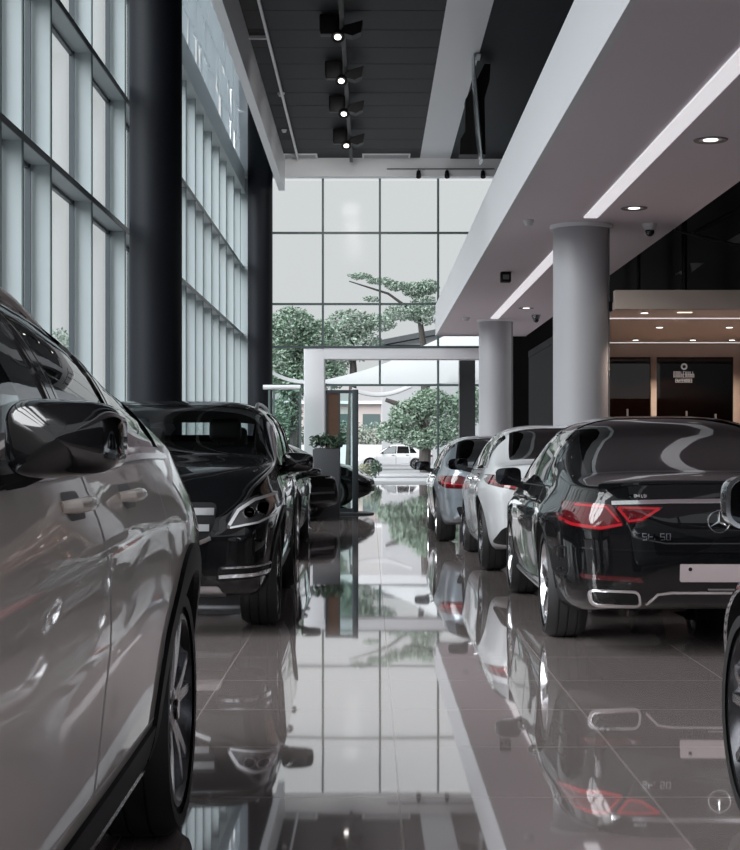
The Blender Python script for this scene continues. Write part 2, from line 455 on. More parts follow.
# wheels ---------------------------------------------------------------------
def wheel_meshes(r, w, rimr, style):
    """y axis is the axle, +y is the outer side; the outer face of the tyre lies at y=0."""
    out = {}
    bm = bmesh.new(); h = w / 2; sw = r - rimr
    prof = [(rimr, -w + .02), (rimr + .25 * sw, -w), (rimr + .7 * sw, -w + .0), (r - .02, -w + .015), (r - .004, -w + .035), (r, -w * .75), (r - .008, -w * .745), (r - .008, -w * .725), (r, -w * .72),
            (r + .001, -w * .52), (r - .008, -w * .515), (r - .008, -w * .485), (r + .001, -w * .48), (r, -w * .28), (r - .008, -w * .275), (r - .008, -w * .255), (r, -w * .25),
            (r - .004, -.035), (r - .02, -.013), (rimr + .7 * sw, 0), (rimr + .3 * sw, -.002), (rimr + .05, -.012), (rimr, -.02), (rimr - .012, -.03), (rimr - .012, -w + .03), (rimr, -w + .02)]
    lathe(bm, prof, 'y', 56)
    out['tire'] = bm
    bm = bmesh.new()
    prof = [(rimr - .012, -w + .025), (rimr + .004, -w + .02), (rimr - .02, -w + .04), (rimr - .035, -w * .6), (rimr - .03, -.06), (rimr - .018, -.03), (rimr + .006, -.014), (rimr + .006, -.008), (rimr - .010, -.006), (rimr - .020, -.02), (rimr - .034, -.055), (rimr - .05, -w * .6), (rimr - .04, -w + .03), (rimr - .012, -w + .025)]
    lathe(bm, prof, 'y', 48)
    nb_ = len(bm.faces); n = 5; ri = .05
    for k in range(n):
        a = 2 * PI * k / n + PI / 2
        offs = (-.17, .17) if style == 'twin' else ((0,) if style == 'five' else (-.11, .11))
        for q in offs:
            a1 = a + q * .55; a2 = a + q * 1.25
            wi, wo = (.026, .017) if style != 'five' else (.045, .05)
            p1 = Vector((cos(a1), 0, sin(a1))); p2 = Vector((cos(a2), 0, sin(a2)))
            t1 = Vector((-sin(a1), 0, cos(a1))); t2 = Vector((-sin(a2), 0, cos(a2)))
            R2 = rimr - .012
            y1, ym, y2 = -.035, -.022, -.014
            secs = [(p1 * ri, t1, wi, y1), (p1.lerp(p2, .5).normalized() * (R2 * .55), t1.lerp(t2, .5), (wi + wo) / 2, ym), (p2 * R2, t2, wo, y2)]
            rr = []
            for c, t, hw, y in secs:
                rr.append([bm.verts.new(c + t * hw + Vector((0, y - .03, 0))), bm.verts.new(c + t * hw * .8 + Vector((0, y, 0))), bm.verts.new(c - t * hw * .8 + Vector((0, y, 0))), bm.verts.new(c - t * hw + Vector((0, y - .03, 0)))])
            for i in range(2):
                for j in range(4): bm.faces.new((rr[i][j], rr[i][(j + 1) % 4], rr[i + 1][(j + 1) % 4], rr[i + 1][j]))
            bm.faces.new(rr[0]); bm.faces.new(rr[-1][::-1])
    lathe(bm, [(.001, -.07), (.075, -.07), (.078, -.045), (.066, -.03), (.04, -.024), (.001, -.022)], 'y', 28)
    bm.faces.ensure_lookup_table()
    for f in bm.faces: f.material_index = 0 if f.index < nb_ and False else 1
    for i, f in enumerate(bm.faces):
        if i < nb_: f.material_index = 0
    out['rim'] = bm
    bm = bmesh.new(); lathe(bm, [(.001, -.13), (rimr - .075, -.13), (rimr - .07, -.125), (rimr - .07, -.105), (rimr - .075, -.1), (.001, -.1)], 'y', 40)
    out['brake_disc'] = bm
    bm = bmesh.new(); lathe(bm, [(.032, -.026), (.034, -.018), (.030, -.014), (.024, -.014), (.001, -.015)], 'y', 24)
    out['hub_cap'] = bm
    return out

_wheels = {}
def get_wheel(r, w, rimr, style):
    k = (r, w, rimr, style)
    if k not in _wheels:
        d = {}
        for nme, bm in wheel_meshes(*k).items():
            me = bpy.data.meshes.new(nme); bmesh.ops.recalc_face_normals(bm, faces=bm.faces[:]); bm.to_mesh(me); bm.free()
            me.polygons.foreach_set('use_smooth', [True] * len(me.polygons)); me.set_sharp_from_angle(angle=rad(32)); d[nme] = me
        _wheels[k] = d
    return _wheels[k]

def wheels(C, S, rim_mat):
    d = get_wheel(S.r, S.tw, S.rimr, S.style)
    if not d['rim'].materials:
        d['rim'].materials.append(M['alloy_dark'] if S.style == 'twin' else rim_mat); d['rim'].materials.append(rim_mat); d['tire'].materials.append(M['rubber']); d['brake_disc'].materials.append(M['disc']); d['hub_cap'].materials.append(M['gloss_black'])
    for x in (S.xf, S.xr):
        for s in (1, -1):
            w = link('wheel', d['rim'], C.root)
            w.location = (x, s * S.wy, S.r); w.rotation_euler = (0, 0, 0 if s > 0 else PI)
            for p in ('tire', 'brake_disc', 'hub_cap'): link(p, d[p], w)

# seats ----------------------------------------------------------------------
_seat = {}
def seat(C, x, y, z, wd=.52, parent=None):
    if wd not in _seat:
        bm = bmesh.new(); box(bm, -.28, .26, -wd / 2, wd / 2, 0, .17, .05)
        bm2 = bmesh.new(); box(bm2, -.07, .07, -wd / 2, wd / 2, 0, .62, .05)
        bmesh.ops.rotate(bm2, verts=bm2.verts[:], cent=(0, 0, 0), matrix=Matrix.Rotation(rad(-20), 3, 'Y')); bmesh.ops.translate(bm2, verts=bm2.verts[:], vec=(-.24, 0, .12))
        bm3 = bmesh.new(); box(bm3, -.05, .05, -.13, .13, 0, .19, .045); bmesh.ops.translate(bm3, verts=bm3.verts[:], vec=(-.47, 0, .74))
        for yy in (-.06, .06): tube(bm3, [(-.44, yy, .62), (-.47, yy, .78)], .008, 6)
        ms = []
        for nm, b in (('seat', bm), ('backrest', bm2), ('headrest', bm3)):
            me = bpy.data.meshes.new(nm); bmesh.ops.recalc_face_normals(b, faces=b.faces[:]); b.to_mesh(me); b.free(); me.materials.append(M['leather'])
            me.polygons.foreach_set('use_smooth', [True] * len(me.polygons)); me.set_sharp_from_angle(angle=rad(40)); ms.append(me)
        _seat[wd] = ms
    a, b, c = _seat[wd]
    s = link('seat', a, C.root); s.location = (x, y, z); link('backrest', b, s); link('headrest', c, s)

def mirror(C, x, y, z, m_shell, side, hw=.125, hh=.085, dp=.11, m_base=None):
    """Wing mirror: shell bulging forward, glass facing back, foot to the door."""
    bm = bmesh.new(); ns = 14; nr = 36; rings = []
    for i in range(ns + 1):
        t = i / ns; q = t                      # 0 at the glass rim, 1 at the nose of the shell
        e = max(.0, 1 - q ** 5) ** (1 / 4); xx = dp * (t - .25)
        ring = []
        for k in range(nr):
            a = 2 * PI * k / nr; c_, s_ = cos(a), sin(a)
            n_ = 3.8; ry = math.copysign(abs(c_) ** (2 / n_), c_); rz = math.copysign(abs(s_) ** (2 / n_), s_)
            tap = 1 - .16 * (ry * .5 + .5) * side if side > 0 else 1 - .16 * (-ry * .5 + .5)
            ring.append(bm.verts.new((xx, ry * hw * max(e, .02) + side * .02 * t * 0, rz * hh * max(e, .02) * tap + .012 * (1 if False else 0))))
        rings.append(ring)
    for i in range(ns):
        for k in range(nr): bm.faces.new((rings[i][k], rings[i][(k + 1) % nr], rings[i + 1][(k + 1) % nr], rings[i + 1][k]))
    bm.faces.new(rings[0][::-1]); bm.faces.new(rings[-1])
    o = obj('wing_mirror', bm, m_shell, C.root, angle=50); o.location = (x, side * y, z)
    bm = bmesh.new(); vs = []
    for k in range(nr):
        a = 2 * PI * k / nr; c_, s_ = cos(a), sin(a); n_ = 3.8
        ry = math.copysign(abs(c_) ** (2 / n_), c_); rz = math.copysign(abs(s_) ** (2 / n_), s_)
        tap = 1 - .16 * ((ry if side > 0 else -ry) * .5 + .5)
        vs.append(bm.verts.new((-dp * .25 - .003, ry * hw * .9, rz * hh * .88 * tap)))
    bm.faces.new(vs)
    e = bmesh.ops.extrude_face_region(bm, geom=bm.faces[:]); bmesh.ops.translate(bm, verts=[v for v in e['geom'] if isinstance(v, bmesh.types.BMVert)], vec=(.004, 0, 0))
    g = obj('mirror_glass', bm, M['mirror'], o)
    bm = bmesh.new()
    y_in = -side * (hw + .10)
    tube(bm, [(0, y_in, -hh * 1.1), (0, -side * hw * .8, -hh * .8), (0, -side * hw * .2, -hh * .55)], [.03, .028, .02], 10)
    obj('mirror_foot', bm, m_base or M['black'], o, smooth=True)
    # turn signal strip along the outer shell
    return o

def star(parent, loc, r, axis='x', m=None):
    """Three-pointed star in a ring."""
    bm = bmesh.new(); n = 40; t = r * .055
    pts = [(0, r * cos(2 * PI * k / n), r * sin(2 * PI * k / n)) for k in range(n)]
    rings = []
    for k in range(n):
        a = 2 * PI * k / n; d = Vector((0, cos(a), sin(a)))
        rings.append([bm.verts.new(d * (r + t * 1.2 * cos(b)) + Vector((t * sin(b), 0, 0))) for b in (0, PI / 3, 2 * PI / 3, PI, 4 * PI / 3, 5 * PI / 3)])
    for k in range(n):
        for j in range(6): bm.faces.new((rings[k][j], rings[k][(j + 1) % 6], rings[(k + 1) % n][(j + 1) % 6], rings[(k + 1) % n][j]))
    for k in range(3):
        a = PI / 2 + 2 * PI * k / 3; d = Vector((0, cos(a), sin(a))); s = Vector((0, -sin(a), cos(a)))
        tip = bm.verts.new(d * r); b1 = bm.verts.new(s * r * .13); b2 = bm.verts.new(-s * r * .13); f = bm.verts.new((t * 2.2, 0, 0)); g = bm.verts.new((-t * 2.2, 0, 0))
        for q in (f, g): bm.faces.new((tip, b1, q)); bm.faces.new((tip, q, b2))
    o = obj('star_emblem', bm, m or M['chrome'], parent, angle=30); o.location = loc
    return o

def basecar(name, label, loc, rz, S, paint, rim_mat=None, glass_front=None, glass_rear=None, group=None):
    C = Car(); C.S = S
    S.xF = S.wb / 2 + S.fo; S.xR = -S.wb / 2 - S.ro; S.xf, S.xr = S.wb / 2, -S.wb / 2
    if not hasattr(S, 'wy'): S.wy = S.W - .025
    C.root = thing(name, loc, label, 'car', rz, group)
    S.cab = (S.rw[0] + .06, S.ws[0] - .06)
    skin = loft(S); C.tree, C.nrm = skin_tree(skin)
    # window outlines
    def zt(x): return S.belt(x) + S.k * (S.top(x) - S.belt(x))
    def side_poly(b0, b1, t0, t1, r=.03):
        nb = 8
        P = [(b0 + (b1 - b0) * i / nb, S.belt(b0 + (b1 - b0) * i / nb) + S.sillgap) for i in range(nb + 1)]
        P += [(t1 + (t0 - t1) * i / nb, max(zt(t1 + (t0 - t1) * i / nb), S.belt(t1) + .05)) for i in range(nb + 1)]
        return P
    C.wins = [side_poly(*w) for w in S.sidewins]
    def wt(x): return S.W * S.plan(x) * S.prof(1) * (1 - S.T * (S.top(x) - S.belt(x)) / .55)
    def end_poly(x0, x1, f0, f1):
        n = 8; L = [(x0 + (x1 - x0) * i / n, wt(x0 + (x1 - x0) * i / n) * (f0 + (f1 - f0) * i / n)) for i in range(n + 1)]
        return L + [(a, -b) for a, b in reversed(L)]
    C.ws = end_poly(*S.ws); C.rw = end_poly(*S.rw)
    cav = loft(S, True)
    bm = bmesh.new()
    for P in C.wins:
        prism(bm, P, 'y', S.W * .45, 1.5); prism(bm, P, 'y', -1.5, -S.W * .45)
    prism(bm, C.ws, 'z', S.belt(S.ws[0]) - .06, 2.2)
    wc = cutter(bm)
    bm = bmesh.new(); prism(bm, C.rw, 'z', S.belt(S.rw[0]) - .02, 2.2); rc = cutter(bm)
    bm = bmesh.new(); C.R = S.r + S.gap
    for x in (S.xf, S.xr):
        P = [(x + C.R * cos(a), S.r + C.R * sin(a)) for a in [2 * PI * k / 48 for k in range(48)]]
        prism(bm, P, 'y', S.W - .36, 1.6); prism(bm, P, 'y', -1.6, -(S.W - .36))
    ac = cutter(bm)
    me = carve(C, skin, [cav, wc, rc, ac], paint, M['interior'])
    C.body = link('body', me, C.root)
    gf = glass_front or M['glass_clear']; gr = glass_rear or M['glass_dark']
    for sd in 'LR':
        for i, P in enumerate(C.wins):
            g = patch(C, 'side_window', sd, P, gf if i == 0 else S.glass2 if hasattr(S, 'glass2') else gr, off=-.003, skirt=0, step=.06)
    patch(C, 'windshield', 'T', C.ws, gf, off=-.003, skirt=0, step=.07)
    patch(C, 'rear_window', 'T', C.rw, gr, off=-.003, skirt=0, step=.07)
    # dark frit and rubber round the screens
    strip(C, 'windshield_seal', 'T', C.ws, .035, M['gloss_black'], off=.001, closed=True)
    strip(C, 'rear_window_seal', 'T', C.rw, .035, M['gloss_black'], off=.001, closed=True)
    for sd in 'LR':
        for P in C.wins: strip(C, 'window_seal', sd, P, .022, M['gloss_black'], off=.002, closed=True)
    wheels(C, S, rim_mat or M['alloy'])
    # cabin
    fl = S.seatz
    for y in (.37, -.37): seat(C, S.seatx, y, fl)
    for y in (.36, -.36): seat(C, S.seatx - S.rowgap, y, fl - .06, .58)
    bm = bmesh.new(); box(bm, -.18, .22, -S.W + .15, S.W - .15, 0, .16, .05)
    o = obj('dashboard', bm, M['interior'], C.root, smooth=True); o.location = (S.ws[0] - .34, 0, S.belt(S.ws[0]) - .19)
    bm = bmesh.new(); rr = .18
    pts = [(0, rr * cos(2 * PI * k / 28), rr * sin(2 * PI * k / 28)) for k in range(29)]; tube(bm, pts, .016, 8, False)
    box(bm, -.02, .02, -.17, .17, -.03, .03); box(bm, -.02, .02, -.03, .03, -.17, 0)
    o = obj('steering_wheel', bm, M['interior'], C.root, smooth=True); o.location = (S.seatx + .48, .37, S.belt(S.ws[0]) - .16); o.rotation_euler = (0, rad(25), 0)
    return C

def doors(C, m, zs=.30, handle=True, hm=None, cuts=None, seam=None, hz=None, hx=None):
    """Door skins, seams and handles for both sides: cuts = x of the front edge, the middle and the rear edge."""
    S = C.S; x0, x1, x2 = cuts; R = C.R + .03; HX = hx
    for sd in 'LR':
        for nm, a, b in (('front_door', x0, x1), ('rear_door', x1, x2)):
            P = [(a - .006, zs), ]
            if nm == 'front_door': P += [(b + .006, zs)]
            else:
                xs = S.xr + math.sqrt(max(R * R - (zs - S.r) ** 2, .0001)); xe = b + .006
                xs = max(xs, xe); n = 8
                for i in range(n + 1):
                    x = xs + (xe - xs) * i / n; P.append((x, max(zs, S.r + math.sqrt(max(0, R * R - (x - S.xr) ** 2)))))
            n = 6; bb = P[-1][0]
            for i in range(n + 1):
                x = bb + (a - .006 - bb) * i / n; P.append((x, S.belt(x) - .008))
            d = patch(C, nm, sd, P, m, off=.0012, step=.05, skirt=.003)
            if seam: strip(C, 'door_seam', sd, P, .007, seam, off=.0016, closed=True, parent=d, step=.05)
            else: strip(C, 'door_seam', sd, P, .008, M['seam'], off=.0016, closed=True, parent=d, step=.05)
            if handle:
                hxx = b + .17 if not HX else HX[0 if nm == 'front_door' else 1]; hx = hxx; z = (hz or (S.belt(hx) - .10)); s = 1 if sd == 'L' else -1
                p, n_ = proj(C, sd, hx, z); 
                bm = bmesh.new(); ps = [Vector((-.105, 0, 0)), Vector((-.085, s * .026, .002)), Vector((0, s * .034, .004)), Vector((.085, s * .026, .002)), Vector((.105, 0, 0))]
                tube(bm, ps, [.012, .015, .016, .015, .012], 12)
                h = obj('door_handle', bm, hm or m, d, smooth=True); h.location = p
                cup = rpoly([(hx - .085, z - .03), (hx + .085, z - .03), (hx + .085, z + .028), (hx - .085, z + .028)], .03)
                patch(C, 'handle_cup', sd, cup, M['gloss_black'] if m is not M['paint_white'] else M['metalgrey'], off=.002, step=.03, skirt=0, parent=d)

def arch_lips(C, m, w=.03, off=.008, ang=(0, 180)):
    S = C.S
    for sd in 'LR':
        for x in (S.xf, S.xr):
            R = C.R + w / 2 - .004
            P = [(x + R * cos(rad(a)), S.r + R * sin(rad(a))) for a in range(ang[0], ang[1] + 1, 6)]
            strip(C, 'arch_trim', sd, P, w, m, off=off, step=.05)

# ------------------------------------------------------------------ car shapes
def spec(**k):
    S = Car()
    d = dict(n=3.2, T=.20, k=.80, sillgap=.02, flare=[], gap=.055, tw=.25, style='twin', seatx=-.05, seatz=.38, rowgap=.85, rshear=lambda z: 0, fshear=lambda z: 0)
    d.update(k)
    for a, b in d.items(): setattr(S, a, b)
    return S

def suv_white():
    wb, fo, ro = 2.92, .86, 1.06
    S = spec(wb=wb, fo=fo, ro=ro, W=.985, r=.385, rimr=.292, tw=.275, T=.20, n=3.3, k=.80)
    S.top = pchip([(-2.52, .92), (-2.50, 1.0), (-2.44, 1.06), (-2.35, 1.125), (-2.15, 1.17), (-1.8, 1.26), (-1.4, 1.385), (-1.1, 1.49), (-.8, 1.58), (-.5, 1.66), (-.2, 1.69), (.15, 1.675), (.5, 1.56), (.85, 1.37), (1.1, 1.23), (1.3, 1.17), (1.8, 1.11), (2.2, 1.0), (2.32, .88)])
    S.belt = pchip([(-2.52, .86), (-2.3, 1.0), (-2.0, 1.10), (-1.6, 1.17), (-1., 1.175), (0, 1.15), (1., 1.12), (1.4, 1.08), (2.3, .93)])
    S.low = pchip([(-2.52, .52), (-2.35, .36), (-1.9, .30), (-1.2, .25), (1.2, .25), (2.0, .27), (2.32, .40)])
    S.plan = pchip([(-2.52, .78), (-2.42, .875), (-2.2, .94), (-1.8, .975), (-1.2, .99), (0, 1), (1.2, .99), (1.7, .965), (2.1, .88), (2.32, .70)])
    S.prof = pchip([(0, .875), (.05, .915), (.12, .945), (.25, .965), (.45, .985), (.62, 1.0), (.76, .998), (.84, .985), (.93, .955), (1, .93)])
    S.flare = [(-1.46, .016), (1.46, .018)]
    S.sidewins = [(.80, .05, .33, .03), (-.04, -.66, -.06, -.63), (-.74, -1.36, -.71, -1.14)]
    S.ws = (1.16, .22, .88, .86); S.rw = (-2.30, -1.30, .80, .80)
    return S

def suv_black():
    wb, fo, ro = 2.76, .84, .95
    S = spec(wb=wb, fo=fo, ro=ro, W=.93, r=.36, rimr=.262, T=.11, n=4.6, k=.82)
    S.top = pchip([(-2.33, 1.0), (-2.31, 1.15), (-2.24, 1.36), (-2.12, 1.50), (-1.7, 1.555), (-.6, 1.585), (.0, 1.575), (.30, 1.525), (.65, 1.345), (.95, 1.18), (1.1, 1.145), (1.6, 1.095), (2.0, 1.02), (2.12, .95), (2.19, .87), (2.22, .80)])
    S.belt = pchip([(-2.3, 1.13), (0, 1.08), (1., 1.06), (1.5, 1.0), (2.0, .91), (2.22, .76)])
    S.low = pchip([(-2.33, .48), (-2.1, .32), (-1.2, .25), (1.2, .25), (1.9, .25), (2.22, .30)])
    S.plan = pchip([(-2.33, .84), (-2.2, .92), (-1.8, .97), (0, 1), (1.2, .995), (1.65, .975), (1.95, .93), (2.12, .86), (2.22, .76)])
    S.prof = pchip([(0, .88), (.05, .92), (.12, .945), (.3, .975), (.55, .99), (.72, 1.0), (.80, .992), (.9, .965), (1, .945)])
    S.flare = [(-1.38, .016), (1.38, .018)]
    S.sidewins = [(.66, -.18, .22, -.22), (-.25, -1.05, -.29, -1.0), (-1.12, -1.85, -1.07, -1.7)]
    S.ws = (1.0, .25, .95, .93); S.rw = (-2.27, -2.14, .66, .70)
    S.fshear = lambda z: .05 * max(0, min(1, (z - .62) / .3)) ** 1.5
    S.seatx = -.1; S.seatz = .52
    return S

def sedan(L=4.85, wb=2.90, fo=.86, W=.93, H=1.44, belt=.96, deck=1.02, lip=1.01, r=.345, hood=.94, tail=-.0, roofback=-1.2, style='five', tw=.25, rwe=.30, rwf=.80):
    ro = L - wb - fo; xr = -wb / 2 - ro; xf = wb / 2 + fo
    S = spec(wb=wb, fo=fo, ro=ro, W=W, r=r, rimr=r - .085, style=style, tw=tw, T=.21, n=3.9, k=.80)
    S.top = pchip([(xr, lip - .10), (xr + .03, lip - .03), (xr + .08, lip), (xr + .25, deck), (xr + .48, deck + .03), (xr + .60, deck + .065), (roofback + .02, H - .155), (roofback + .26, H - .055), (roofback + .50, H - .018), (-.35, H), (-.05, H - .005), (.2, H - .06), (.6, hood + .28), (.95, hood + .08), (1.1, hood + .045), (1.6, hood - .05), (xf - .22, hood - .20), (xf - .06, hood - .29), (xf, hood - .36)])
    S.belt = pchip([(xr, belt - .10), (xr + .15, belt - .03), (xr + .6, belt + .0), (-.5, belt - .01), (1.0, belt - .035), (1.5, belt - .10), (xf, hood - .40)])
    S.low = pchip([(xr, .42), (xr + .05, .33), (xr + .3, .26), (-1.2, .20), (1.2, .19), (xf - .3, .20), (xf, .30)])
    S.plan = pchip([(xr, .74), (xr + .08, .815), (xr + .22, .885), (xr + .5, .95), (-wb / 2, .985), (0, 1), (wb / 2 - .1, .985), (xf - .5, .945), (xf - .2, .85), (xf, .62)])
    S.prof = pchip([(0, .88), (.05, .925), (.12, .95), (.3, .975), (.5, .99), (.66, 1.0), (.74, .998), (.82, .985), (.92, .95), (1, .92)])
    S.flare = [(-wb / 2, .022), (wb / 2, .02)]
    S.sidewins = [(.74, -.16, .24, -.20), (-.22, -.93, -.26, -.88), (-.99, -1.36, -.94, -1.12)]
    S.ws = (1.0, .22, .88, .84); S.rw = (xr + .56, roofback + rwe, rwf, rwf - .01)
    S.seatx = -.08; S.seatz = .28; S.rowgap = .70
    return S

CARS = {}
def uline(C, sd, z, x0, x1, n=14, dz=0):
    return [(x0 + (x1 - x0) * i / n, z + dz * i / n) for i in range(n + 1)]

# white SUV in the left foreground, its nose towards us
def build_white_suv():
    S = suv_white(); S.glass2 = M['glass_clear']
    C = basecar('suv', 'pearl white SUV in the left foreground with black wing mirror', (-1.545, 3.24, 0), rad(-90), S, M['paint_white'], M['alloy'], glass_rear=M['glass_clear'])
    doors(C, M['paint_white'], zs=.45, cuts=(1.06, .0, -1.0), seam=M['seam_lt'], hm=M['paint_white'], hx=(.19, -.45), hz=1.085)
    arch_lips(C, M['black'], w=.085, off=.014, ang=(-6, 186))
    for sd in 'LR':
        P = [(S.xr + C.R + .02, .26), (S.xf - C.R - .02, .26), (S.xf - C.R - .02, .40), (S.xr + C.R + .02, .43)]
        patch(C, 'sill_cladding', sd, P, M['black'], off=.012, step=.06)
        strip(C, 'sill_trim', sd, [(S.xr + C.R + .05, .30), (S.xf - C.R - .05, .29)], .016, M['chrome'], off=.018)
        top = [w for w in C.wins]
        # bright bar over the side glass and along its foot
        up = []
        for i in range(31):
            x = .32 - i * (1.62 / 30); up.append((x, S.belt(x) + (S.k + .05) * (S.top(x) - S.belt(x))))
        strip(C, 'window_trim', sd, up, .02, M['chrome'], off=.006)
        lo = [(.78 - i * (2.24 / 30), S.belt(.78 - i * (2.24 / 30)) + .004) for i in range(31)]
        strip(C, 'window_trim', sd, lo, .016, M['chrome'], off=.006)
        for x in (.005, -.70):
            strip(C, 'pillar_cover', sd, [(x, S.belt(x) + .015), (x - .0, S.belt(x) + S.k * (S.top(x) - S.belt(x)))], .05, M['gloss_black'], off=.003)
        s = 1 if sd == 'L' else -1
        bm = bmesh.new(); pts = []
        for i in range(25):
            x = .15 - i * (1.5 / 24); z = S.top(x); y = S.W * S.plan(x) * S.prof(1) * .84 * (1 - S.T * (z - S.belt(x)) / .55)
            p, n_ = proj(C, 'T', x, s * y); h = .012 * math.sin(PI * min(1, (i + .01) / 3) / 2) * math.sin(PI * min(1, (24.01 - i) / 3) / 2)
            pts.append(p + Vector((0, 0, h)))
        tube(bm, pts, .016, 8); obj('roof_rail', bm, M['paint_white'], C.root, smooth=True)
    lip = rpoly([(-.60, .95), (.60, .95), (.72, 1.06), (-.72, 1.06)], .03)
    for s in (1, -1):
        P = rpoly([(s * .40, .98), (s * .86, 1.0), (s * .88, 1.10), (s * .44, 1.08)], .03); patch(C, 'tail_light', 'B', P, M['red'], off=.006)
        P = rpoly([(s * .42, .82), (s * .72, .85), (s * .80, 1.0), (s * .60, 1.0)], .03); patch(C, 'headlight', 'F', P, M['lens'], off=.004)
    patch(C, 'grille', 'F', rpoly([(-.40, .62), (.40, .62), (.46, .90), (-.46, .90)], .05), M['gloss_black'], off=.004)
    for z in (.71, .80): strip(C, 'grille_bar', 'F', [(-.42, z), (.42, z)], .035, M['chrome'], off=.012)
    for s in (1, -1):
        mirror(C, .64, 1.02, 1.218, M['gloss_black'], s, hw=.100, hh=.073, dp=.12)
    return C

# black SUV behind it
def build_black_suv():
    S = suv_black()
    C = basecar('suv', 'black SUV facing the camera with chrome barred grille on the left of the aisle', (-1.545, 10.3 + 1.38, 0), rad(-89.3), S, M['paint_black'], M['alloy'], glass_rear=M['glass_clear'])
    doors(C, M['paint_black'], zs=.40, cuts=(.92, -.18, -1.12), hm=M['chrome'])
    arch_lips(C, M['black'], w=.045, off=.010)
    for sd in 'LR':
        P = [(S.xr + C.R + .02, .26), (S.xf - C.R - .02, .26), (S.xf - C.R - .02, .36), (S.xr + C.R + .02, .37)]
        patch(C, 'sill_cladding', sd, P, M['black'], off=.010, step=.06)
        lo = [(.66 - i * .085, S.belt(.66 - i * .085) + .003) for i in range(30)]
        strip(C, 'window_trim', sd, lo, .016, M['chrome'], off=.006)
        s = 1 if sd == 'L' else -1
        bm = bmesh.new(); pts = []
        for i in range(25):
            x = .10 - i * (2.0 / 24); z = S.top(x); y = S.W * S.plan(x) * S.prof(1) * .84 * (1 - S.T * (z - S.belt(x)) / .55)
            p, n_ = proj(C, 'T', x, s * y); h = .03 * math.sin(PI * min(1, (i + .01) / 2.5) / 2) * math.sin(PI * min(1, (24.01 - i) / 2.5) / 2)
            pts.append(p + Vector((0, 0, h)))
        tube(bm, pts, .014, 8); obj('roof_rail', bm, M['satin'], C.root, smooth=True)
    # face of the car
    g = rpoly([(-.40, .54), (.40, .54), (.53, .70), (.55, .86), (-.55, .86), (-.53, .70)], .05)
    patch(C, 'grille', 'F', g, M['black'], off=.003)
    strip(C, 'grille_frame', 'F', [(-.51, .635), (-.36, .575), (.36, .575), (.51, .635)], .026, M['chrome'], off=.010)
    for z, w in ((.80, .53), (.70, .50)): strip(C, 'grille_bar', 'F', [(-w, z), (w, z)], .042, M['satin'], off=.014)
    p, n = proj(C, 'F', 0, .75); star(C.root, (p.x + .02, 0, .75), .095)
    for s in (1, -1):
        P = rpoly([(s * .60, .69), (s * .80, .72), (s * .90, .76), (s * .93, .86), (s * .905, .925), (s * .78, .905), (s * .66, .83)], .035)
        h = patch(C, 'headlight', 'F', P, M['lens'], off=.004)
        strip(C, 'daytime_light', 'F', [(s * .625, .715), (s * .68, .81), (s * .775, .875), (s * .895, .905)], .020, M['drl'], off=.008, parent=h)
        strip(C, 'daytime_light', 'F', [(s * .63, .70), (s * .80, .73), (s * .90, .775)], .012, M['drl'], off=.008, parent=h)
        for yy, zz, rr in ((.745, .795, .034), (.825, .82, .036)):
            P2 = [(s * yy + rr * cos(2 * PI * k / 20), zz + rr * sin(2 * PI * k / 20)) for k in range(20)]
            patch(C, 'lamp_lens', 'F', P2, M['glass_dark'], off=.009, parent=h, skirt=0)
            strip(C, 'lamp_ring', 'F', P2, .005, M['chrome'], off=.011, closed=True, parent=h)
        P = rpoly([(s * .54, .36), (s * .86, .38), (s * .885, .47), (s * .56, .46)], .03)
        v = patch(C, 'bumper_vent', 'F', P, M['black'], off=.004)
        strip(C, 'vent_trim', 'F', [(s * .56, .39), (s * .86, .405)], .022, M['chrome'], off=.012, parent=v)
        strip(C, 'vent_trim', 'F', [(s * .575, .445), (s * .865, .455)], .012, M['chrome'], off=.010, parent=v)
    patch(C, 'skid_plate', 'F', rpoly([(-.60, .255), (.60, .255), (.56, .33), (-.56, .33)], .02), M['satin'], off=.012)
    patch(C, 'lower_grille', 'F', rpoly([(-.48, .35), (.48, .35), (.44, .47), (-.44, .47)], .03), M['black'], off=.003)
    for s in (1, -1):
        patch(C, 'tail_light', 'B', rpoly([(s * .55, .88), (s * .86, .90), (s * .88, 1.05), (s * .6, 1.02)], .03), M['red'], off=.006)
        mirror(C, .50, 1.00, 1.10, M['gloss_black'], s, hw=.12, hh=.08, dp=.12)
    return C

def sedan_mirrors(C, x, z, m, dy=.085, **k):
    for s in (1, -1): mirror(C, x, C.S.W + dy, z, m, s, **k)

def tail_common(C, xs=None): pass

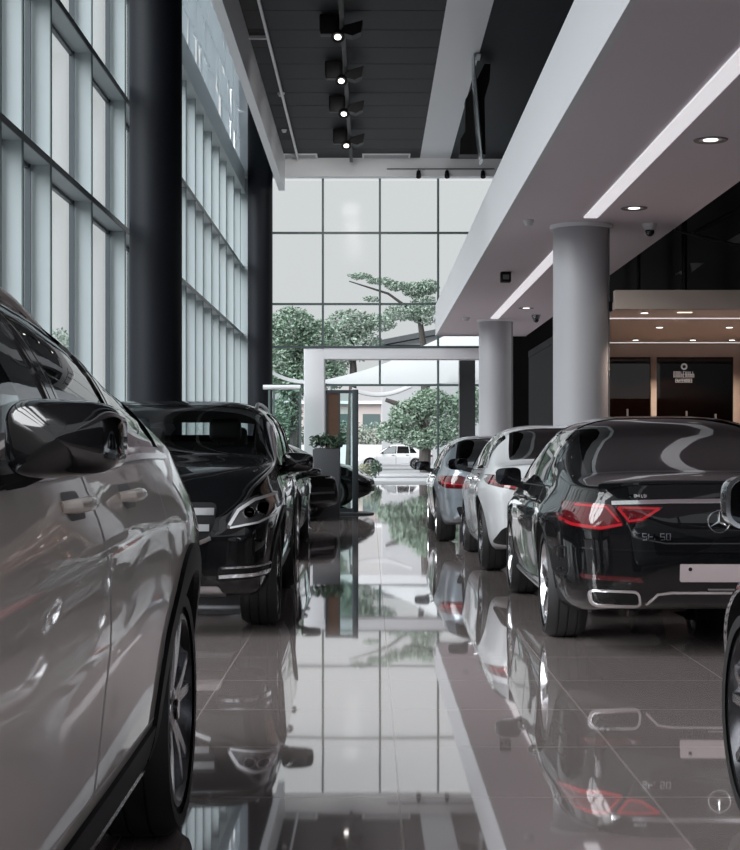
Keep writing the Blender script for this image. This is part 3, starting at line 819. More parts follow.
def build_black_sedan():
    S = sedan(L=4.90, wb=2.90, fo=.85, W=.905, H=1.435, belt=.965, deck=1.012, lip=1.012, r=.345, roofback=-1.30, style='five', rwe=.48, rwf=.90)
    C = basecar('sedan', 'black sedan seen from behind with star emblem and blank pinkish plate', (2.02, 9.63 + 1.45, 0), rad(89), S, M['paint_black'], M['alloy'])
    doors(C, M['paint_black'], zs=.30, cuts=(.96, -.16, -1.0), hm=M['paint_black'])
    for sd in 'LR':
        lo = [(.74 - i * .075, S.belt(.74 - i * .075) + .006) for i in range(30)]
        strip(C, 'window_trim', sd, lo, .014, M['chrome'], off=.005)
        strip(C, 'sill_trim', sd, [(S.xr + C.R + .05, .27), (S.xf - C.R - .05, .26)], .02, M['satin'], off=.010)
    arch_lips(C, M['paint_black'], w=.02, off=.004)
    z0 = .86
    strip(C, 'boot_trim', 'B', [(-.60, .893), (-.25, .903), (0, .905), (.25, .903), (.60, .893)], .022, M['chrome'], off=.008)
    for s in (1, -1):
        P = rpoly([(s * .53, .765), (s * .66, .735), (s * .82, .755), (s * .86, .79), (s * .885, .885), (s * .74, .892), (s * .60, .885)], .02)
        t = patch(C, 'tail_light', 'B', P, M['red'], off=.006)
        strip(C, 'light_guide', 'B', [(s * .545, .772), (s * .66, .750), (s * .80, .765), (s * .85, .79)], .016, M['red_lit'], off=.010, parent=t)
        strip(C, 'light_guide', 'B', [(s * .56, .785), (s * .63, .870), (s * .78, .876)], .012, M['red_lit'], off=.010, parent=t)
        P = rpoly([(s * .31, .870), (s * .585, .878), (s * .51, .775), (s * .43, .785)], .015)
        t = patch(C, 'tail_light', 'B', P, M['red'], off=.006)
        strip(C, 'light_guide', 'B', [(s * .335, .861), (s * .435, .80), (s * .505, .790), (s * .565, .866)], .014, M['red_lit'], off=.010, parent=t)
        strip(C, 'light_guide', 'B', [(s * .335, .861), (s * .565, .866)], .010, M['red_lit'], off=.010, parent=t)
        P = rpoly([(s * .42, .44), (s * .76, .46), (s * .76, .485), (s * .44, .47)], .01); patch(C, 'reflector', 'B', P, M['red_dark'], off=.006)
        P = rpoly([(s * .43, .30), (s * .70, .31), (s * .72, .395), (s * .45, .39)], .035)
        e = patch(C, 'exhaust_outlet', 'B', P, M['black'], off=.004)
        strip(C, 'exhaust_frame', 'B', P, .013, M['chrome'], off=.012, closed=True, parent=e)
        P = rpoly([(s * .815, .46), (s * .86, .45), (s * .865, .62), (s * .825, .63)], .02); patch(C, 'bumper_vent', 'B', P, M['black'], off=.003)
    strip(C, 'diffuser_trim', 'B', [(-.40, .315), (-.34, .375), (-.26, .385), (.26, .385), (.34, .375), (.40, .315)], .012, M['chrome'], off=.010)
    strip(C, 'bumper_crease', 'B', [(-.80, .635), (-.3, .62), (.3, .62), (.80, .635)], .010, M['gloss_black'], off=.006)
    strip(C, 'boot_seam', 'B', [(-.55, .86), (-.48, .70), (-.30, .665), (.30, .665), (.48, .70), (.55, .86)], .008, M['seam'], off=.002)
    P = rpoly([(-.22, .450), (.22, .450), (.22, .548), (-.22, .548)], .008)
    pl = patch(C, 'licence_plate', 'B', P, M['plate'], off=.016, step=.05); pl['label'] = 'blank pinkish plate with one screw hole'
    P = [(0.165 + .011 * cos(2 * PI * k / 12), 0.522 + .011 * sin(2 * PI * k / 12)) for k in range(12)]
    patch(C, 'screw_hole', 'B', P, M['black'], off=.0175, parent=pl, skirt=0, step=.01)
    strip(C, 'plate_lamp', 'B', [(-.10, .405), (.06, .405)], .006, M['satin'], off=.010)
    strip(C, 'boot_spoiler', 'T', [(S.xR + .10, y * .66 / 10) for y in range(-10, 11)], .06, M['paint_black'], off=.016)
    p, n = proj(C, 'B', 0, .79); star(C.root, (p.x - .012, 0, .79), .062)
    # raised chrome lettering (the photograph does not let it be read)
    def glyphs(nm, y0, z, w, h, seed):
        R = random.Random(seed); ob = None; L = []
        k = 0; y = y0
        while k < w:
            kind = R.choice('|SOL-'); a = h * .62
            if kind == '|': pts = [(y, z), (y, z + h)]
            elif kind == 'L': pts = [(y, z + h), (y, z), (y - a, z)]
            elif kind == 'S': pts = [(y - a, z + h), (y, z + h), (y, z + h / 2), (y - a, z + h / 2), (y - a, z), (y, z)]
            elif kind == 'O': pts = [(y, z), (y, z + h), (y - a, z + h), (y - a, z), (y, z)]
            else: pts = [(y, z + h), (y, z), (y, z + h / 2), (y - a, z + h / 2)]
            strip(C, nm, 'B', pts, .006, M['chrome'], off=.006, step=.02); y -= h * .95; k += 1
    glyphs('badge_letter', .43, .685, 5, .035, 3)
    glyphs('badge_letter', .50, .925, 8, .014, 5)
    sedan_mirrors(C, .66, .985, M['gloss_black'], dy=.045, hw=.10, hh=.075, dp=.12)
    for s in (1, -1):
        patch(C, 'headlight', 'F', rpoly([(s * .42, .55), (s * .75, .58), (s * .80, .68), (s * .5, .64)], .03), M['lens'], off=.004)
    patch(C, 'grille', 'F', rpoly([(-.36, .36), (.36, .36), (.40, .58), (-.40, .58)], .05), M['gloss_black'], off=.004)
    return C

def build_white_sedan():
    S = sedan(L=4.42, wb=2.65, fo=.82, W=.915, H=1.455, belt=1.0, deck=1.06, lip=1.06, r=.345, roofback=-1.28, style='twin')
    C = basecar('sedan', 'white four door car seen from behind, between the black sedan and the grey car', (1.07 + .915, 14.9 + 1.325, 0), rad(90), S, M['paint_white2'], M['alloy'])
    doors(C, M['paint_white2'], zs=.30, cuts=(.96, -.16, -.95), hm=M['chrome'])
    for s in (1, -1):
        P = rpoly([(s * .42, .845), (s * .62, .81), (s * .85, .86), (s * .90, .93), (s * .84, .955), (s * .60, .945)], .02)
        t = patch(C, 'tail_light', 'B', P, M['red'], off=.006)
        strip(C, 'light_guide', 'B', [(s * .50, .85), (s * .65, .84), (s * .84, .90)], .014, M['red_lit'], off=.010, parent=t)
        patch(C, 'headlight', 'F', rpoly([(s * .42, .55), (s * .75, .58), (s * .80, .68), (s * .5, .64)], .03), M['lens'], off=.004)
    P = rpoly([(-.82, .30), (.82, .30), (.74, .46), (.60, .50), (-.60, .50), (-.74, .46)], .05); patch(C, 'diffuser', 'B', P, M['black'], off=.006)
    patch(C, 'licence_plate', 'B', rpoly([(-.26, .62), (.26, .62), (.26, .72), (-.26, .72)], .01), M['plate'], off=.01)
    strip(C, 'boot_seam', 'B', [(-.55, .94), (-.48, .60), (.48, .60), (.55, .94)], .008, M['seam'], off=.002)
    patch(C, 'grille', 'F', rpoly([(-.36, .36), (.36, .36), (.40, .56), (-.40, .56)], .05), M['gloss_black'], off=.004)
    sedan_mirrors(C, .58, 1.03, M['gloss_black'], hw=.11, hh=.07)
    return C

def build_grey_sedan():
    S = sedan(L=4.38, wb=2.65, fo=.83, W=.90, H=1.385, belt=.95, deck=.99, lip=.985, r=.335, roofback=-1.28, style='five')
    C = basecar('sedan', 'blue grey car seen from behind at the far end of the right row', (.83 + .90, 19.56 + 1.325, 0), rad(90), S, M['paint_grey'], M['alloy'])
    doors(C, M['paint_grey'], zs=.30, cuts=(.96, -.16, -.95), hm=M['chrome'])
    for s in (1, -1):
        P = rpoly([(s * .50, .70), (s * .78, .71), (s * .86, .76), (s * .86, .86), (s * .60, .87), (s * .50, .83)], .03)
        t = patch(C, 'tail_light', 'B', P, M['red'], off=.006)
        strip(C, 'light_guide', 'B', [(s * .53, .75), (s * .80, .77), (s * .83, .84)], .016, M['red_lit'], off=.010, parent=t)
        patch(C, 'headlight', 'F', rpoly([(s * .42, .52), (s * .72, .55), (s * .78, .64), (s * .5, .61)], .03), M['lens'], off=.004)
    P = rpoly([(-.60, .33), (.60, .33), (.66, .48), (-.66, .48)], .05); patch(C, 'diffuser', 'B', P, M['black'], off=.004)
    for s in (1, -1):
        bm = bmesh.new(); lathe(bm, [(.03, -.10), (.045, -.10), (.048, 0), (.040, 0), (.034, -.08), (.03, -.10)], 'x', 20)
        p, n = proj(C, 'B', s * .55, .36); o = obj('exhaust_pipe', bm, M['chrome'], C.root, smooth=True); o.location = (p.x - .01, s * .55, .35); o.rotation_euler = (0, 0, PI)
    strip(C, 'bumper_crease', 'B', [(-.80, .60), (-.3, .56), (.3, .56), (.80, .60)], .02, M['paint_grey'], off=.012)
    patch(C, 'licence_plate', 'B', rpoly([(-.26, .62), (.26, .62), (.26, .72), (-.26, .72)], .01), M['plate'], off=.01)
    patch(C, 'grille', 'F', rpoly([(-.36, .34), (.36, .34), (.40, .52), (-.40, .52)], .05), M['gloss_black'], off=.004)
    sedan_mirrors(C, .60, .96, M['gloss_black'], hw=.11, hh=.07)
    return C

def build_silver_right():
    S = sedan(L=4.70, wb=2.80, fo=.86, W=.93, H=1.44, belt=.97, deck=1.02, lip=1.02, r=.35, roofback=-1.3, style='twin')
    C = basecar('sedan', 'silver car cut off by the right edge of the picture, nearest the camera', (1.165 + .93, 4.75 - 1.40, 0), rad(90), S, M['paint_silver'], M['alloy'])
    doors(C, M['paint_silver'], zs=.30, cuts=(.96, -.16, -.98), hm=M['chrome'])
    arch_lips(C, M['chrome'], w=.016, off=.006)
    for s in (1, -1):
        patch(C, 'headlight', 'F', rpoly([(s * .42, .55), (s * .75, .58), (s * .80, .68), (s * .5, .64)], .03), M['lens'], off=.004)
        patch(C, 'tail_light', 'B', rpoly([(s * .5, .72), (s * .8, .74), (s * .84, .86), (s * .55, .87)], .03), M['red'], off=.006)
    patch(C, 'grille', 'F', rpoly([(-.36, .36), (.36, .36), (.40, .58), (-.40, .58)], .05), M['gloss_black'], off=.004)
    for s in (1, -1):
        o = mirror(C, .62, 1.045, 1.06, M['chrome'], s, hw=.115, hh=.085, dp=.12)
    return C

def front_dress(C, fr=None):
    for s in (1, -1):
        h = patch(C, 'headlight', 'F', rpoly([(s * .40, .50), (s * .72, .54), (s * .79, .66), (s * .5, .62)], .03), M['lens'], off=.004)
        strip(C, 'daytime_light', 'F', [(s * .43, .52), (s * .70, .555), (s * .76, .63)], .014, M['chrome'], off=.008, parent=h)
        patch(C, 'tail_light', 'B', rpoly([(s * .5, .72), (s * .8, .74), (s * .84, .85), (s * .55, .86)], .03), M['red'], off=.006)
        patch(C, 'bumper_vent', 'F', rpoly([(s * .46, .31), (s * .74, .34), (s * .72, .42), (s * .48, .40)], .02), M['black'], off=.004)
    g = patch(C, 'grille', 'F', rpoly([(-.34, .34), (.34, .34), (.40, .56), (-.40, .56)], .05), M['black'], off=.004)
    strip(C, 'grille_bar', 'F', [(-.37, .46), (.37, .46)], .03, M['satin'], off=.012, parent=g)

def build_black_row():
    S = sedan(L=4.75, wb=3.0, fo=.82, W=.91, H=1.36, belt=.92, deck=.97, lip=.965, r=.34, hood=.90, roofback=-1.3, style='five')
    C = basecar('sedan', 'low black car parked directly behind the black SUV', (-.77 - .91, 16.6 + 1.5, 0), rad(-90), S, M['paint_black'], M['alloy'])
    doors(C, M['paint_black'], zs=.28, cuts=(.96, -.16, -1.0), hm=M['chrome']); front_dress(C)
    sedan_mirrors(C, .62, .93, M['gloss_black'], hw=.115, hh=.055, dp=.11)
    S = sedan(L=3.40, wb=2.1, fo=.72, W=.80, H=1.38, belt=.90, deck=.95, lip=.945, r=.30, hood=.80, roofback=-1.0, style='five')
    C = basecar('hatchback', 'small black car with its nose beside the grey planter', (-2.30, 26.0, 0), rad(-30), S, M['paint_black'], M['alloy'])
    doors(C, M['paint_black'], zs=.28, cuts=(.90, -.16, -.80), hm=M['chrome']); front_dress(C); sedan_mirrors(C, .6, .95, M['gloss_black'], hw=.10, hh=.06)
    S = sedan(L=4.20, wb=2.6, fo=.80, W=.88, H=1.40, belt=.92, deck=.97, lip=.965, r=.33, hood=.90, roofback=-1.25, style='twin')
    C = basecar('sedan', 'black car standing crosswise behind the glass door', (-2.02, 30.9, 0), rad(-6), S, M['paint_black'], M['alloy'])
    doors(C, M['paint_black'], zs=.28, cuts=(.96, -.16, -.95), hm=M['chrome']); front_dress(C); sedan_mirrors(C, .6, .95, M['gloss_black'], hw=.10, hh=.06)
    S = sedan(L=4.60, wb=2.7, fo=.90, W=.90, H=1.46, belt=.95, deck=1.0, lip=1.0, r=.33, hood=.94, roofback=-1.3, style='five')
    C = basecar('sedan', 'white car parked outside beyond the entrance', (1.35, 88, 0), rad(180), S, M['paint_white2'], M['alloy'])
    doors(C, M['paint_white2'], zs=.28, cuts=(.96, -.16, -.98), hm=M['chrome']); front_dress(C); sedan_mirrors(C, .6, .98, M['gloss_black'], hw=.10, hh=.06)

build_white_suv(); build_black_suv(); build_black_sedan(); build_white_sedan(); build_grey_sedan(); build_silver_right(); build_black_row()

# ------------------------------------------------------------------ the hall
def PX(px, Z): return (px - VX) * Z / F
def PH(py, Z): return CY + (VY - py) * Z / F

FX, GX = -4.20, -4.50          # inner edge of the facade fins, plane of the glass
HC = 10.70                     # ceiling
ZB, ZE = -12.0, 50.0           # back wall, entrance facade

bm = bmesh.new(); box(bm, -4.7, 14, ZB, ZE + .1, -.12, 0); struct(obj('floor', bm, M['floor']))
struct(bxo('wall_back', -4.7, 14, ZB - .2, ZB, 0, 3.6, M['backwall']))
bm = bmesh.new()
for i in range(8): box(bm, -4.7 + 1.95 * i, -4.62 + 1.95 * i, ZB - .15, ZB - .05, 3.6, 14.3)
for h in (3.6, 6.0, 8.4, 10.4): box(bm, -4.7, 9, ZB - .14, ZB - .06, h, h + .08)
wb_ = struct(obj('window_back', bm, M['mullion2'])); bxo('pane', -4.7, 9, ZB - .11, ZB - .09, 3.6, 14.3, M['glass_wall'], wb_)
struct(bxo('wall_right', 13.8, 14, ZB, 36, 0, HC, M['darkwall']))

# ceiling: dark panels between pale margins, deep edge beam beside the light slot
bm = bmesh.new(); box(bm, -2.80, 1.63, ZB, 49, HC, HC + .12)
c = struct(obj('ceiling', bm, M['ceildark']))
bm = bmesh.new()
for i in range(40):
    z = ZB + 1 + i * 1.5
    box(bm, -2.80, 1.63, z, z + .006, HC - .006, HC + .01)
obj('panel_joints', bm, M['seam'], c)
struct(bxo('trim_1', 1.63, 2.62, ZB, 49, HC - .01, HC + .12, M['whitepaint']))
struct(bxo('trim_2', -2.98, -2.78, ZB, 49, 9.64, 14.3, M['whitepaint']))
struct(bxo('trim_3', -4.7, -2.9, ZB, ZE, 14.25, 14.4, M['white']))
struct(bxo('trim_4', -4.7, 14, 48.95, 49.35, 10.10, 14.3, M['whitepaint']))

# left facade: deep fins, ledges, panes; one object per bay
fz = [-12 + 2.6 * i for i in range(11)] + [17.0, 18.1, 19.7, 22.6, 25.7, 28.0, 30.3, 32.3, 34.2, 36.0, 37.7, 39.7, 41.7, 43.75, 46.2, 48.5, 49.9]
rows = [(0.0, 4.93), (5.01, 7.17), (7.25, 9.60), (10.30, 14.25)]
wn = 0
for i in range(len(fz) - 1):
    za, zb = fz[i], fz[i + 1]
    if zb < 2: continue
    wn += 1
    bm = bmesh.new(); t = .03
    for z0, z1 in rows[:3]:
        box(bm, GX - .02, GX + .04, za + .06, za + .06 + t, z0, z1); box(bm, GX - .02, GX + .06, zb - .06 - t, zb - .06, z0, z1)
        box(bm, GX - .02, GX + .04, za, zb, z1 - .05, z1); box(bm, GX - .02, GX + .04, za, zb, z0, z0 + .05)
    w = struct(obj('window_%d' % wn, bm, M['mullion']))
    for z0, z1 in rows[:3]: bxo('pane', GX - .01, GX + .002, za + .02, zb - .02, z0 + .02, z1 - .02, M['glass_wall'], w)
    # the frosted top row, its panels leaning in and out a little
    R = random.Random(i); bm = bmesh.new(); n = 2
    for k in range(n):
        a, b = za + (zb - za) * k / n, za + (zb - za) * (k + 1) / n
        for r in range(4):
            z0 = 10.32 + r * .98; d = R.uniform(.0, .12)
            vs = [bm.verts.new(p) for p in ((FX - d, a + .02, z0), (FX - R.uniform(0, .12), b - .02, z0), (FX - R.uniform(0, .12), b - .02, z0 + .95), (FX - d, a + .02, z0 + .95))]
            f = bm.faces.new(vs); e = bmesh.ops.extrude_face_region(bm, geom=[f])
            bmesh.ops.translate(bm, verts=[v for v in e['geom'] if isinstance(v, bmesh.types.BMVert)], vec=(-.05, 0, 0))
    obj('frosted_panel', bm, M['frost_glow'] if 'frost_glow' in M else M['frost'], w)
    if zb < 49.8:
        bm = bmesh.new()
        for z0, z1 in rows[:3]: box(bm, GX, FX, zb, zb + .05, z0, z1)
        obj('fin', bm, M['fin'], w)
        bm = bmesh.new(); box(bm, FX - .004, FX + .012, zb - .008, zb + .058, 0, 9.6); obj('fin_edge', bm, M['mullion2'], w)
k = 5
for z0, z1 in ((4.93, 5.01), (7.17, 7.25)):
    o = struct(bxo('trim_%d' % k, GX, FX + .004, ZB, ZE, z0, z1, M['ledge'])); k += 1
    bm = bmesh.new(); box(bm, FX + .004, FX + .02, ZB, ZE, z0 - .005, z1 + .005); obj('edge_bar', bm, M['mullion'], o)
struct(bxo('trim_7', GX - .1, FX + .10, ZB, ZE, 9.60, 10.30, M['ledge']))

# round columns
def column(x, z, r, h, m, label, col):
    bm = bmesh.new(); lathe(bm, [(0.001, 0), (r, 0), (r, h), (.001, h)], 'z', 64)
    o = obj('column', bm, m, None, angle=30); o.location = (x, z, 0); tag(o, label, 'column')
    bm = bmesh.new(); lathe(bm, [(r, 0), (r + .012, 0), (r + .012, .12), (r, .125)], 'z', 64); obj('base_ring', bm, M['metalgrey'], o, smooth=True)
    if col:
        bm = bmesh.new()
        for s in (1, -1): box(bm, -.012, .012, s * (r - .02), s * (r + .012), .0, h) if s > 0 else box(bm, -.012, .012, -(r + .012), -(r - .02), 0, h)
        j = obj('cladding_joint', bm, M['metalgrey'], o); j.rotation_euler = (0, 0, rad(65))
        bm = bmesh.new(); lathe(bm, [(r, h - .06), (r + .05, h - .06), (r + .05, h), (r, h)], 'z', 64); obj('top_collar', bm, M['whitepaint'], o, smooth=True)
    return o
column(-3.57, 25.0, .435, 14.2, M['blackcol'], 'tall black column nearest the camera beside the left glass facade', False)
column(-3.53, 48.2, .40, 14.2, M['blackcol'], 'tall black column beside the entrance facade, farther of the two', False)
column(3.24, 23.0, .43, 4.62, M['greycol'], 'thick grey round column behind the black sedan', True)
column(3.34, 39.8, .45, 4.62, M['greycol'], 'grey round column behind the white and grey cars, nearer the entrance', True)

# mezzanine
mz = struct(bxo('ceiling_mezzanine', 2.06, 4.72, ZB, 45.38, 4.62, 5.50, M['soffit']))
struct(bxo('trim_8', 1.98, 2.06, ZB, 45.42, 4.615, 5.55, M['white']))
struct(bxo('trim_9', 1.98, 4.72, 45.38, 45.46, 4.615, 5.55, M['white']))
# glazed gallery above it
gw = struct(bxo('wall_gallery', 4.70, 4.86, ZB, 49, 5.55, HC, M['darkwall']))
struct(bxo('ceiling_gallery', 2.62, 4.9, ZB, 48.95, HC - .03, HC + .1, M['gallery']))
struct(bxo('trim_10', 2.06, 4.72, 45.46, 48.95, 5.35, 5.5, M['white']))

# light strips and fittings in the mezzanine soffit
for n, (a, b, lab) in enumerate(((2, 22.1, 'long white light strip in the soffit in front of the thick grey column'), (23.9, 39.2, 'white light strip in the soffit between the two grey columns'))):
    o = tag(bxo('light_strip', 3.15, 3.35, a, b, 4.600, 4.6195, M['strip']), lab, 'light strip')
def downlight(x, z, h, label, group=None, r=.085, m=None, spot=0, col=(1, .9, .8)):
    bm = bmesh.new(); lathe(bm, [(r * .72, -.004), (r, -.012), (r * 1.06, 0), (r * .72, 0)], 'z', 28)
    o = obj('downlight', bm, M['metalgrey'], None, smooth=True); o.location = (x, z, h); tag(o, label, 'downlight', group)
    bm = bmesh.new(); q_ = .72 if h < 4 else .45; zl_ = -.016 if h < 4 else -.004; lathe(bm, [(.001, zl_), (r * q_, zl_), (r * q_, 0), (.001, 0)], 'z', 24); obj('lamp', bm, m or M['lamp'], o, smooth=True)
    if spot:
        l = bpy.data.lights.new('downlight_beam', 'SPOT'); l.energy = spot; l.color = col; l.spot_size = rad(118 if h < 4 else 110); l.spot_blend = .7; l.shadow_soft_size = .05
        q = bpy.data.objects.new('downlight_beam', l); COL.objects.link(q); q.parent = o; q.location = (0, 0, -.03)
    return o
for x, z, lab in ((3.77, 16.6, 'recessed round downlight nearest the camera in the mezzanine soffit'), (3.75, 21.3, 'recessed round downlight just right of the thick grey column top'), (3.79, 36.4, 'recessed round downlight between the two grey columns')):
    downlight(x, z, 4.62, lab, r=.18, m=M['lampbright'], spot=30)
def dome(x, z, h, label, m, m2, r=.07):
    bm = bmesh.new(); lathe(bm, [(.001, 0), (r * 1.3, 0), (r * 1.3, -.02), (r, -.09), (r * .8, -.10), (.001, -.10)], 'z', 24)
    o = obj('security_camera', bm, m, None, angle=40); o.location = (x, z, h); tag(o, label, 'security camera')
    bm = bmesh.new(); bmesh.ops.create_uvsphere(bm, u_segments=20, v_segments=12, radius=r * .85); bmesh.ops.translate(bm, verts=bm.verts[:], vec=(0, -r * .1, -.12)); obj('dome', bm, m2, o, smooth=True)
dome(4.25, 22.8, 4.62, 'white dome camera with black eye right of the thick grey column', M['white'], M['gloss_black'], .085)
dome(4.24, 38.3, 4.62, 'small dark dome camera right of the farther grey column', M['metalgrey'], M['gloss_black'], .09)
def detector(x, z, h, label, m, r=.08):
    bm = bmesh.new(); lathe(bm, [(.001, 0), (r, 0), (r, -.03), (r * .7, -.075), (r * .65, -.09), (.001, -.09)], 'z', 24)
    o = obj('smoke_detector', bm, m, None, angle=40); o.location = (x, z, h); tag(o, label, 'detector')
detector(2.37, 22.4, 4.62, 'white round detector left of the thick grey column top', M['white'])
detector(2.50, 39.0, 4.62, 'white round detector left of the farther grey column top', M['white'], .1)
o = thing('spotlight', (2.62, 29.0, 4.62), 'small square black surface spotlight on the mezzanine soffit', 'spotlight')
bxo('housing', -.10, .10, -.10, .10, -.20, 0, M['black'], o, .015); bxo('lamp', -.06, .06, -.105, -.099, -.15, -.06, M['metalgrey'], o)

# dark void to the right of the mezzanine, with its steelwork
struct(bxo('wall_dark', 4.8, 14, 34.4, 34.6, 0, HC, M['darkwall']))
struct(bxo('ceiling_void', 4.86, 14, ZB, 36, HC - .02, HC + .1, M['darkwall']))
struct(bxo('wall_far', 4.3, 14, 46.2, 46.4, 0, 5.5, M['mattdark']))
R = random.Random(4)
for i, (x0, h0, x1, h1, z, r) in enumerate(((5.4, 4.3, 9.4, 4.3, 33.2, .05), (7.0, 3.6, 7.0, 8, 33.4, .06), (8.3, 3.6, 8.3, 9, 33.0, .06), (6.0, 3.6, 6.0, 7, 33.5, .04), (6.4, 5.8, 9.6, 5.0, 31.5, .035), (7.4, 4.0, 10., 4.0, 30.5, .05), (6.9, 5.8, 10, 7.4, 32.0, .05))):
    bm = bmesh.new(); tube(bm, [(x0, z, h0), (x1, z, h1)], r, 10); o = obj('steel_beam', bm, M['metalgrey'] if i > 3 else M['void'], None, smooth=True)
    tag(o, ['dark horizontal steel tube low in the void above the lounge', 'dark upright steel tube in the void, middle of three uprights', 'dark upright steel tube in the void, rightmost of three uprights', 'dark upright steel tube in the void, leftmost of three uprights', 'grey steel tube sloping down to the right above the lounge', 'grey horizontal steel tube over the lounge roof at right', 'grey steel tube rising to the right under the mezzanine edge'][i], 'steel tube')
for i, (P, z, lab) in enumerate(((((676, 274), (687, 267), (687, 275)), 34.3, 'small pale triangular panel low in the dark void'), (((691, 263), (704, 263), (692, 272)), 34.3, 'pale wedge shaped panel beside the small triangular one'), (((725, 242), (742, 232), (742, 243)), 34.3, 'pale triangular panel at the right edge of the dark void'))):
    bm = bmesh.new(); prism(bm, [(PX(a, z), PH(b, z)) for a, b in P], 'y', z, 34.41); o = obj('pale_panel', bm, M['white'], None); tag(o, lab, 'panel')  # flat pale wedges fixed to the dark wall

# lounge front
LX = 3.68
struct(bxo('trim_11', LX, 13.8, 22.5, 22.7, 3.30, 3.585, M['beige']))
struct(bxo('ceiling_lounge', LX, 13.8, 22.7, 34.4, 3.30, 3.42, M['soffit_lit']))
struct(bxo('wall_lounge_side', LX - .04, LX + .04, 24.3, 34.4, 0, 3.29, M['mattdark']))
struct(bxo('trim_14', LX - .05, LX - .001, 22.75, 34.4, 3.295, 3.44, M['mattdark']))
struct(bxo('wall_lounge_end', LX, 4.8, 34.3, 34.5, 0, 3.3, M['mattdark']))
LZ = 29.7
struct(bxo('wall_lounge', LX, 13.8, LZ, LZ + .15, 3.02, 3.30, M['beige']))
struct(bxo('wall_lounge_right', 7.27, 13.8, LZ, LZ + .15, 0, 3.02, M['beige']))
struct(bxo('wall_lounge_rear', LX + .1, 13.8, 33.4, 33.5, 0, 3.3, M['woodred']))
struct(bxo('trim_12', PX(650.5, LZ), PX(656, LZ), LZ - .06, LZ + .10, 0, 3.02, M['beige']))
struct(bxo('trim_13', PX(733, LZ), PX(736.5, LZ), LZ - .06, LZ + .10, 0, 3.02, M['beige']))
for n, (a, b) in enumerate(((4.3, PX(650.5, LZ)), (PX(656, LZ), PX(733, LZ)))):
    d = struct(bxo('door_%d' % (n + 1), a, b, LZ, LZ + .03, 0, 3.02, M['glass_lounge']))
for px, y0, y1, dn in ((627, 409, 470, 1), (686, 411, 470, 2), (715, 414, 470, 2)):
    x = PX(px, LZ); o = bxo('door_handle', x - .02, x + .02, LZ - .07, LZ - .03, PH(y1, LZ), PH(y0, LZ), M['satin'], bpy.data.objects['door_%d' % dn], .01)
    bm = bmesh.new()
    for zz in (PH(y1, LZ) + .1, PH(y0, LZ) - .1): box(bm, -.012 + x, .012 + x, LZ - .035, LZ, zz - .012, zz + .012)
    obj('handle_bracket', bm, M['satin'], o)
for n, (z, y) in enumerate(((24.05, 0), (29.55, 0))):
    tag(bxo('light_strip', LX + .02, 13.7, z - .035, z + .035, 3.288, 3.2995, M['strip']), ['thin light line along the front of the lounge soffit', 'thin light line where the lounge soffit meets the glass front'][n], 'light strip')
tag(bxo('light_strip', 4.72, 4.94, 22.98, 23.06, 3.288, 3.2995, M['lampwarm']), 'short bright slot lamp at the front of the lounge soffit', 'light strip')
for x, z, lab in ((4.22, 23.06, 'round downlight in front of the lounge light line, next to the grey column'), (4.98, 25.8, 'round downlight mid soffit, left of the two in its row'), (6.18, 25.8, 'round downlight mid soffit, right of the two in its row'), (5.10, 28.8, 'round downlight above the left lounge glass door'), (6.20, 28.8, 'round downlight above the lounge sign'), (6.95, 28.8, 'round downlight above the right end of the lounge glass')):
    downlight(x, z, 3.30, lab, r=.075, m=M['lampbright'], spot=200, col=(1, .79, .64))
for x in (4.9, 6.6):
    l = bpy.data.lights.new('lounge_fill', 'SPOT'); l.energy = 45; l.spot_size = rad(130); l.color = (1, .8, .62); l.shadow_soft_size = .06  # unseen bodiless spots, added to light the walnut wall behind the glass
    q = bpy.data.objects.new('lounge_fill', l); COL.objects.link(q); q.location = (x, 32.4, 3.26)
# sign on the lounge glass: ring emblem and two lines of small pale letters
sg = thing('lounge_sign', (PX(684, LZ), LZ - .012, PH(375, LZ)), 'pale ring emblem with two lines of lettering on the lounge glass', 'sign')
bm = bmesh.new(); pts = [(.05 * cos(2 * PI * k / 28), 0, 0.165 + .05 * sin(2 * PI * k / 28)) for k in range(29)]; tube(bm, pts, .016, 8, False); obj('emblem_ring', bm, M['sign'], sg, smooth=True)
R = random.Random(11)
def letters(name, z, h, wid, n, seed, st=.011):
    R = random.Random(seed); bm = bmesh.new(); cw = wid / n
    for k in range(n):
        x = -wid / 2 + cw * k; a = cw * .72
        kind = R.choice('ABCDEF')
        box(bm, x, x + st, -.006, .0, z, z + h)
        if kind in 'ABE': box(bm, x + st, x + a, -.006, 0, z + h - st, z + h)
        if kind in 'ACF': box(bm, x + a - st, x + a, -.006, 0, z, z + h * (.6 if kind == 'C' else 1) - (st if kind == 'A' else 0))
        if kind in 'BDE': box(bm, x + st, x + a, -.006, 0, z, z + st)
        if kind in 'BD': box(bm, x + st, x + a, -.006, 0, z + h / 2, z + h / 2 + st)
        if kind in 'CF': box(bm, x + st, x + a - st, -.006, 0, z + h * .45, z + h * .45 + st)
    obj(name, bm, M['sign'], sg)
letters('lettering', -.05, .12, .42, 9, 2); letters('lettering', -.15, .075, .34, 10, 8, .008)

